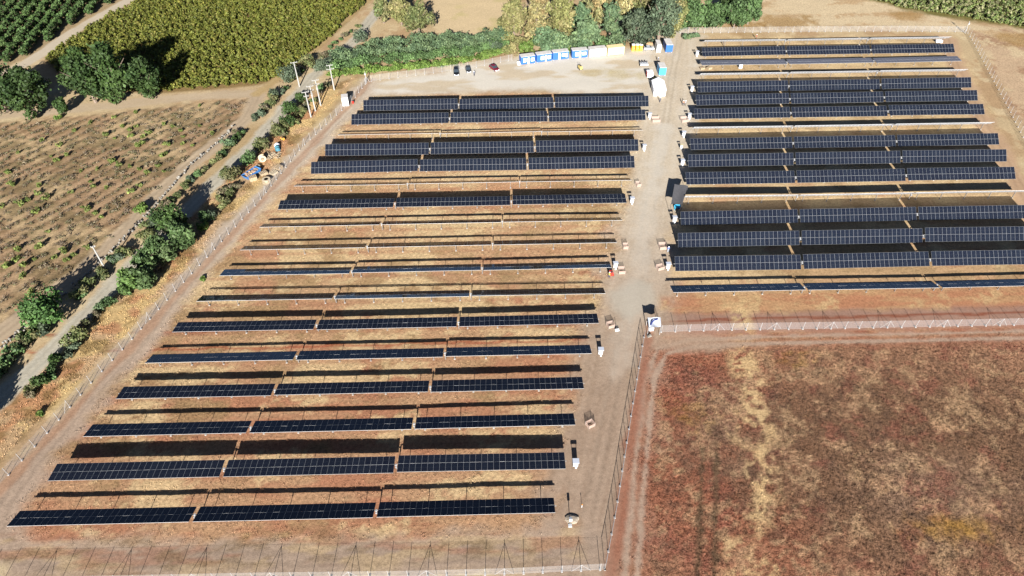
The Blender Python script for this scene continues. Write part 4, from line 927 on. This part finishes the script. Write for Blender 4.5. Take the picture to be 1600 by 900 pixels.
# inverter stands
IV = mat('inverter_white', (.70, .72, .76), .4); SHEETR = mat('zinc_roof', (.55, .57, .62), .5)
def inverter(px, py, label, s=1., tan=False):
    r = empty('inverter_stand', G(px, py), rnd.uniform(-.05, .05), label, 'inverter', 'white inverter stands at the row ends'); r.scale = (s, s, s)
    m = MB()
    for x in (-.42, .42):
        m.box((x, .25, .95), (.08, .08, 1.9), STEEL)
    m.build('frame', r)
    m = MB(); m.box((0, .08, 1.05), (.78, .32, .9), IV); m.box((0, -.1, 1.05), (.6, .04, .6), GREYP); m.build('inverter_box', r)
    m = MB(); a = Matrix.Rotation(-.12, 3, 'X'); m.box((0, .18, 1.98), (1.15, 1.1, .05), CREAM if tan else SHEETR, a); m.build('roof', r)
    m = MB(); m.box((.1, -.02, .25), (.3, .2, .5), WHITE); m.build('cable_box', r)
INV = [(899, 731, 'L', 16), (938, 556, 'L', 13), (961, 421, 'L', 10), (987, 319, 'L', 7), (1006, 236, 'L', 4), (1014.5, 186, 'L', 2),
       (1043, 422, 'R', 10), (1053, 349, 'R', 8), (1065.5, 259.5, 'R', 5), (1067.5, 215, 'R', 3), (1076.5, 187, 'R', 2), (1080.5, 144, 'R', 0), (1088.5, 88.5, 'R', -3)]
for x, y, b_, k in INV:
    inverter(x, y, 'white inverter stand at the lane end of the %s row from the front, %s block' % (ORD[18-k if b_ == 'L' else 12-k], 'left' if b_ == 'L' else 'right'))
inverter(1064, 233.5, 'small tan topped inverter stand beside the right block', .8, True)
# orange net barriers round open pits
def net_material():
    m = bpy.data.materials.new('orange_net'); m.use_nodes = True; n = m.node_tree; b = n.nodes['Principled BSDF']; out = n.nodes['Material Output']; b.inputs['Base Color'].default_value = (.56, .40, .33, 1)
    tr = n.nodes.new('ShaderNodeBsdfTransparent'); mx = n.nodes.new('ShaderNodeMixShader'); mx.inputs[0].default_value = .42
    n.links.new(tr.outputs[0], mx.inputs[1]); n.links.new(b.outputs[0], mx.inputs[2]); n.links.new(mx.outputs[0], out.inputs[0]); return m
ONET = net_material(); PIT_M = mat('pit_soil', (.30, .20, .14), 1, noise=.3)
SPOIL = mat('pale_spoil', (.27, .22, .165), 1, noise=.2, nscale=1.5)
def barrier(px, py, label, w_=2.0, d_=1.6, rz=0.):
    r = empty('pit_barrier', G(px, py), rz, label, 'barrier', 'orange net barriers round open pits'); c = [(-w_/2, -d_/2), (w_/2, -d_/2), (w_/2, d_/2), (-w_/2, d_/2)]; h = 1.0
    for x, y in c:
        m = MB(); m.tube([(x, y, -.1), (x, y, h+.1)], .03, STEEL, 5); m.build('stake', r)
    m = MB()
    for (x0, y0), (x1, y1) in zip(c, c[1:]+c[:1]): m.add([(x0, y0, .08), (x1, y1, .08), (x1, y1, h), (x0, y0, h)], [(0, 1, 2, 3)], ONET)
    m.build('net', r)
    m = MB(); rg = random.Random(int(px)); m.loft([[Vector((math.cos(t*.7)*w_*.4*k*rg.uniform(.8, 1.1), math.sin(t*.7)*d_*.4*k*rg.uniform(.8, 1.1), z)) for t in range(9)] for z, k in ((-.1, .8), (.06, .65), (.12, .3))], PIT_M); m.build('spoil_heap', r)
for x, y, lb, w_, d_, rz in [(1024.5, 189, 'orange net barrier beside the second row of the left block', 2.4, 2, 0), (1069, 189, 'orange net barrier at the far left side of the right block', 2., 2, .1), (997, 290, 'orange net barrier left of the lane, facing the shade tent', 1.2, 1.4, .2),
    (977, 387, 'orange net barrier left of the lane beside an edge-on row', 1.2, 1.4, 0), (1035, 387, 'orange net barrier right of the lane below the shade tent', 1.7, 1.8, .05), (971, 425, 'orange net barrier beside the red machine', 1.5, 1.7, 0), (953.5, 510, 'orange net barrier beside a leaning grey sign', 1.4, 1.3, .3), (922, 665, 'orange net barrier standing alone near the front of the lane', 1.4, 1.2, .5), (1031, 420, 'torn orange net barrier beside the right block inverter', 1.6, 1.3, .3)]:
    barrier(x, y, lb, w_, d_, rz)
# small machines and signs
RED = mat('red_paint', (.50, .03, .02), .4); YEL = mat('machine_yellow', (.42, .32, .10), .45)
def machine(px, py, rz, mt, label, name, s=1.):
    r = empty(name, G(px, py), rz, label, 'machine'); r.scale = (s, s, s)
    m = MB(); m.loft([[Vector((sx*.5*k, y*k2, z)) for sx, y in ((-1, -.9), (1, -.9), (1, .9), (-1, .9))] for z, k, k2 in ((.3, 1, 1), (.9, 1, 1), (1.15, .8, .7))], mt); m.build('body', r)
    for sx in (-1, 1):
        for y in (-.6, .6):
            m = MB(); m.tube([(sx*.38, y, .3), (sx*.62, y, .3)], .3, RUB, 12); m.build('wheel', r)
    m = MB(); m.tube([(-.35, .7, 1.1), (-.35, 1.1, 1.6), (.35, 1.1, 1.6), (.35, .7, 1.1)], .03, DARK, 5); m.build('handle', r)
    m = MB(); m.box((0, -.2, 1.2), (.5, .5, .2), DARK); m.build('seat', r)
machine(955, 429, .1, RED, 'small red machine standing under the end of a panel row', 'site_machine', .8)
machine(906.5, 108, .3, YEL, 'small yellow machine in the yard below the white cabin', 'site_machine', 1.05)
machine(442, 219, .8, mat('mixer_orange', (.50, .24, .05), .5), 'small orange machine beside the teal covered stack', 'site_machine', .75)
r = empty('leaning_sign', G(963.5, 516), .2, 'grey leaning sign board on a thin post by the lane', 'sign'); m = MB(); m.tube([(0, 0, -.1), (0, .1, 1.4)], .04, STEEL, 6); m.build('post', r); m = MB(); m.box((0, -.25, .3), (.9, .6, .05), GREYP, Matrix.Rotation(.5, 3, 'X')); m.build('board', r)
r = empty('well_mound', G(893.5, 812), 0, 'round pale soil mound near the front end of the lane', 'mound'); m = MB(); rg = random.Random(5)
m.loft([[Vector((math.cos(t*.4488)*1.2*k*rg.uniform(.8, 1.15), math.sin(t*.4488)*.85*k*rg.uniform(.85, 1.1), z)) for t in range(14)] for z, k in ((-.1, 1.05), (.18, .95), (.30, .6), (.33, .2))], SPOIL, True); m.build('soil_heap', r, smooth=False)
r = empty('camera_post', G(890.5, 820), 0, 'short post with white box in front of the soil mound', 'post'); m = MB(); m.tube([(0, 0, -.1), (0, 0, 2.0)], .06, STEEL, 8); m.build('pole', r); m = MB(); m.box((0, -.05, 2.0), (.42, .5, .5), WHITE, Matrix.Rotation(-.3, 3, 'X')); m.build('box', r); m = MB(); m.box((0, -.2, .12), (.6, .5, .24), GREYP); m.build('foot', r)
r = empty('marker_post', G(909, 793), 0, 'short marker post with orange top near the soil mound', 'post'); m = MB(); m.tube([(0, 0, -.1), (0, 0, .9)], .04, WHITE, 6); m.build('stake', r); m = MB(); m.tube([(0, 0, .9), (0, 0, 1.05)], .07, ORG, 6); m.build('cap', r)
r = empty('red_barrel', G(551.5, 161.5), 0, 'red barrel standing beside the grey kiosk', 'barrel'); m = MB(); m.tube([(0, 0, 0), (0, 0, .3), (0, 0, .32), (0, 0, .6), (0, 0, .62), (0, 0, .9)], [.3, .3, .32, .32, .3, .3], RED, 14); m.build('drum', r); m = MB(); m.tube([(0, 0, .9), (0, 0, .93)], .27, DARK, 14); m.build('lid', r)
# yard pallets and trailer
WOOD = mat('pallet_wood', (.36, .27, .17), .85, noise=.2, nscale=3)
def pallet(px, py, rz, label, w_=1.2, d_=1.0, lay=1, mt=None, loc=None):
    m = MB(); mt = mt or WOOD
    for l in range(lay):
        z = l*.16
        for i in range(5): m.box((-w_/2+.1+i*(w_-.2)/4, 0, z+.13), (w_/7, d_, .025), mt)
        for j in (-1, 0, 1): m.box((0, j*(d_/2-.06), z+.06), (w_, .09, .1), mt)
    return tag(m.build('pallet', None, loc or G(px, py), rz), label, 'pallet')
r = empty('covered_trailer', G(1006.5, 105), 0, 'grey flat trailer carrying dark items in the yard', 'trailer'); m = MB(); m.box((0, .9, .75), (2.7, 1.8, .5), GREYP); m.build('bed', r)
for x in (-.9, 0, .9):
    m = MB(); m.tube([(x, 1.5, 1.0), (x, 1.5, 1.5), (x, 1.5, 1.6)], [.28, .28, .15], DARK, 10); m.build('dark_canister', r)
for sx in (-1, 1): m = MB(); m.tube([(sx*1.2, .9, .32), (sx*1.42, .9, .32)], .32, RUB, 12); m.build('wheel', r)
r = empty('box_trailer', G(1015.5, 123), 0, 'white box trailer with dark red side beside the lane', 'trailer'); m = MB(); m.box((0, 1.2, 1.25), (2.0, 2.4, 1.5), WHITE); m.build('box', r); m = MB(); m.box((-1.03, 1.2, 1.2), (.05, 2.3, 1.3), RED); m.build('side_panel', r)
for sx in (-1, 1): m = MB(); m.tube([(sx*.85, 1.2, .3), (sx*1.08, 1.2, .3)], .3, RUB, 12); m.build('wheel', r)
m = MB(); m.box((0, -.2, .55), (.9, .5, .12), GREYP); m.build('drawbar', r)
m = MB(); m.box((0, 0, .35), (.9, .6, .7), YEL); m.box((.2, .1, .8), (.3, .3, .25), DARK); tag(m.build('tool_chest', None, G(1022.5, 123), .2), 'yellow tool chest right of the white box trailer', 'chest')
m = MB()
for i in range(5): m.box((rnd.uniform(-.1, .1), .25*i, .35), (2.6, .2, .6+.1*(i % 2)), mat('brown_timber', (.30, .18, .09), .9, noise=.2))
tag(m.build('timber_stack', None, G(1013.5, 70), 0), 'brown timber stack behind the white car', 'timber')
pallet(1097, 107.5, .2, 'pale pallet below the grey panel row, farther right', 1.4, 1.2, 3); pallet(1108, 107.5, .5, 'stack of pallets below the grey panel row', 1.6, 1.2, 4)
m = MB(); m.box((0, 0, .7), (1.1, .5, 1.4), WHITE); tag(m.build('switch_box', None, G(1156.5, 106.5), 0), 'white switch box below the grey panel row', 'switch box')
m = MB(); m.box((0, 0, .35), (2.2, .9, .7), WHITE); m.box((0, .1, .74), (2.3, .9, .06), TARP); tag(m.build('white_chest', None, G(1466.5, 66), 0), 'white chest under the end of the farthest row', 'chest')
# debris yard by the left fence
a, b, L, rz = frame_axes((386, 283.5), (410, 268)); r = empty('skip', (a+b)/2, rz, 'blue waste skip full of brown rubble by the left fence', 'skip'); m = MB(); L, D_, H_ = 5.2, 2.0, 1.2; SB = mat('skip_blue', (.04, .14, .34), .5, noise=.12)
for y, t in ((0, -1), (D_, 1)): m.loft([[Vector((-L/2+.5, y-t*.0, .1)), Vector((L/2-.5, y, .1)), Vector((L/2, y+t*.12, H_)), Vector((-L/2, y+t*.12, H_))], [Vector((-L/2+.5, y-t*.08, .1)), Vector((L/2-.5, y-t*.08, .1)), Vector((L/2, y+t*.04, H_)), Vector((-L/2, y+t*.04, H_))]], SB)
for s_ in (-1, 1): m.loft([[Vector((s_*(L/2-.5), 0, .1)), Vector((s_*(L/2-.5), D_, .1)), Vector((s_*L/2, D_+.1, H_)), Vector((s_*L/2, -.1, H_))], [Vector((s_*(L/2-.58), 0, .1)), Vector((s_*(L/2-.58), D_, .1)), Vector((s_*(L/2-.08), D_+.1, H_)), Vector((s_*(L/2-.08), -.1, H_))]], SB)
m.box((0, D_/2, .1), (L-1, D_, .08), SB); m.build('body', r); m = MB(); rg = random.Random(2)
for i in range(26): m.box((rg.uniform(-2.1, 2.1), rg.uniform(.3, 1.7), rg.uniform(.75, 1.1)), (rg.uniform(.3, 1.0), rg.uniform(.2, .6), rg.uniform(.15, .4)), PIT_M if i % 3 else WOOD, Matrix.Rotation(rg.uniform(0, 3), 3, 'Z') @ Matrix.Rotation(rg.uniform(-.4, .4), 3, 'X'))
m.build('rubble', r)
REEL = mat('reel_wood', (.42, .34, .23), .85, noise=.15, nscale=2)
def reel(px, py, rad, wd, label, up, rz=0.):
    r = empty('cable_reel', G(px, py), rz, label, 'cable reel', 'wooden cable reels in the scrap heap'); ax = (lambda t: (0, 0, t+wd/2+.02)) if up else (lambda t: (0, t, rad))
    for t in (-wd/2, wd/2-.08):
        m = MB(); m.tube([ax(t), ax(t+.08)], rad, REEL, 20); m.build('flange', r)
    m = MB(); m.tube([ax(-wd/2), ax(wd/2)], rad*.5, WOOD, 16); m.build('core', r)
reel(411, 252, 1.0, 1.0, 'pale cable reel standing upright above the skip', False, .5); reel(417, 284, 1.15, .9, 'largest cable reel lying flat at the lower end', True)
reel(403, 263, .8, .7, 'grey small cable reel between skip and upright reel', True)
m = MB(); rg = random.Random(8)
for i in range(46): m.box((rg.uniform(-1.8, 1.8), rg.uniform(-1.6, 1.6), rg.uniform(.1, .75)), (rg.uniform(.8, 2.2), .14, .06), REEL if i % 3 else WOOD, Matrix.Rotation(rg.uniform(0, 3.1), 3, 'Z') @ Matrix.Rotation(rg.uniform(-.25, .25), 3, 'Y'))
tag(m.build('plank_heap', None, G(426, 246), 0), 'loose heap of pale planks in the scrap yard', 'plank heap')
TEAL = mat('teal_tarp', (.04, .14, .18), .6, noise=.2); m = MB(); rg = random.Random(9)
for i in range(4): m.loft([[Vector((math.cos(t*.785)*s_*rg.uniform(.8, 1.1), math.sin(t*.785)*s_*.8*rg.uniform(.8, 1.1)+(i-1.5)*.75, z)) for t in range(8)] for z, s_ in ((0, .85), (.6+.15*(i % 2), .75), (.95+.15*(i % 2), .35))], TEAL if i < 3 else SHW)
tag(m.build('covered_stack', None, G(434, 232), .3), 'stack under dark teal sheeting above the planks', 'covered stack')
for i, (x, y, lay, lb) in enumerate([(396, 281, 7, 'tall grey brown pallet stack right of the skip front'), (412, 272, 4, 'low pallet stack above the flat cable reel'), (428, 271, 3, 'pallets leaning by the left fence'), (436, 264, 5, 'pallet stack against the fence, upper end')]):
    pallet(x, y, .5+i*.2, lb, 1.9, 1.5, lay, REEL if i == 2 else WOOD)
# people
def person(px, py, rz, shirt, trs, label, helmet=True):
    J = {'pelvis': (0, 0, .95, .15), 'waist': (0, 0, 1.1, .14), 'chest': (0, 0, 1.33, .17), 'neck': (0, 0, 1.5, .065), 'chin': (0, -.01, 1.57, .085), 'head': (0, -.01, 1.66, .10), 'top': (0, 0, 1.74, .07)}
    E_ = [('pelvis', 'waist'), ('waist', 'chest'), ('chest', 'neck'), ('neck', 'chin'), ('chin', 'head'), ('head', 'top')]
    for s_, n_ in ((-1, 'l'), (1, 'r')):
        J.update({n_+'sh': (s_*.2, 0, 1.42, .075), n_+'el': (s_*.27, .03, 1.15, .05), n_+'wr': (s_*.27, -.06, .9, .036), n_+'ha': (s_*.27, -.09, .82, .03), n_+'hip': (s_*.1, 0, .88, .10), n_+'kn': (s_*.12, -.02+.06*s_, .49, .07), n_+'an': (s_*.13, .03+.12*s_, .08, .05), n_+'to': (s_*.14, -.10+.12*s_, .04, .04)})
        E_ += [('chest', n_+'sh'), (n_+'sh', n_+'el'), (n_+'el', n_+'wr'), (n_+'wr', n_+'ha'), ('pelvis', n_+'hip'), (n_+'hip', n_+'kn'), (n_+'kn', n_+'an'), (n_+'an', n_+'to')]
    ks = list(J); me = bpy.data.meshes.new('b'); me.from_pydata([J[k][:3] for k in ks], [(ks.index(a), ks.index(b)) for a, b in E_], [])
    t = bpy.data.objects.new('tmp_body', me); COL.objects.link(t); md = t.modifiers.new('s', 'SKIN'); sv = me.skin_vertices[0].data
    for i, k in enumerate(ks): sv[i].radius = (J[k][3], J[k][3]); sv[i].use_root = k == 'pelvis'
    t.modifiers.new('u', 'SUBSURF').levels = 1
    dg = bpy.context.evaluated_depsgraph_get(); nm = bpy.data.meshes.new_from_object(t.evaluated_get(dg)); bpy.data.objects.remove(t)
    for mt in (mat('skin', (.35, .20, .13), .6), mat('shirt', shirt, .8), mat('trousers', trs, .85), mat('boots', (.03, .025, .02), .8)): nm.materials.append(mt)
    for p in nm.polygons:
        z = p.center.z; x = abs(p.center.x); p.material_index = 3 if z < .12 else 2 if (z < .98 and x < .22) else 0 if (z > 1.5 or (x > .2 and z < .95)) else 1
        p.use_smooth = True
    o = tag(link('person', nm, None, G(px, py), rz), label, 'person', 'workers on the site')
    if helmet:
        m = MB(); m.loft([[Vector((math.cos(a*.628)*k*.13, math.sin(a*.628)*k*.145-.01, z)) for a in range(10)] for z, k in ((1.66, 1.15), (1.68, 1), (1.75, .9), (1.81, .5))], WHITE); m.build('helmet', o, smooth=True)
person(741, 119, .3, (.10, .11, .14), (.03, .035, .05), 'person in dark clothes standing right of the grey car')
person(951.5, 434, 2., (.55, .40, .05), (.05, .06, .10), 'worker in yellow vest beside the red machine')
person(1028, 97, 1., (.08, .10, .16), (.04, .04, .05), 'person in dark clothes between white cabin and blue container')
person(1031, 160, .5, (.07, .08, .10), (.04, .05, .08), 'person in dark clothes walking below the white tent')
person(1067, 165, 2., (.45, .20, .12), (.05, .05, .07), 'left of two workers beside the right block')
person(1070.5, 165, 4., (.30, .30, .32), (.06, .05, .05), 'right of two workers beside the right block')
person(1043.5, 394, 3., (.10, .14, .30), (.30, .32, .36), 'worker in blue in the shade at the end of a row')
person(1181, 61, 1., (.35, .08, .05), (.10, .05, .04), 'worker in red behind the farthest row')
person(1129.5, 71, 1., (.06, .06, .07), (.05, .04, .04), 'worker in dark clothes under the farthest row')
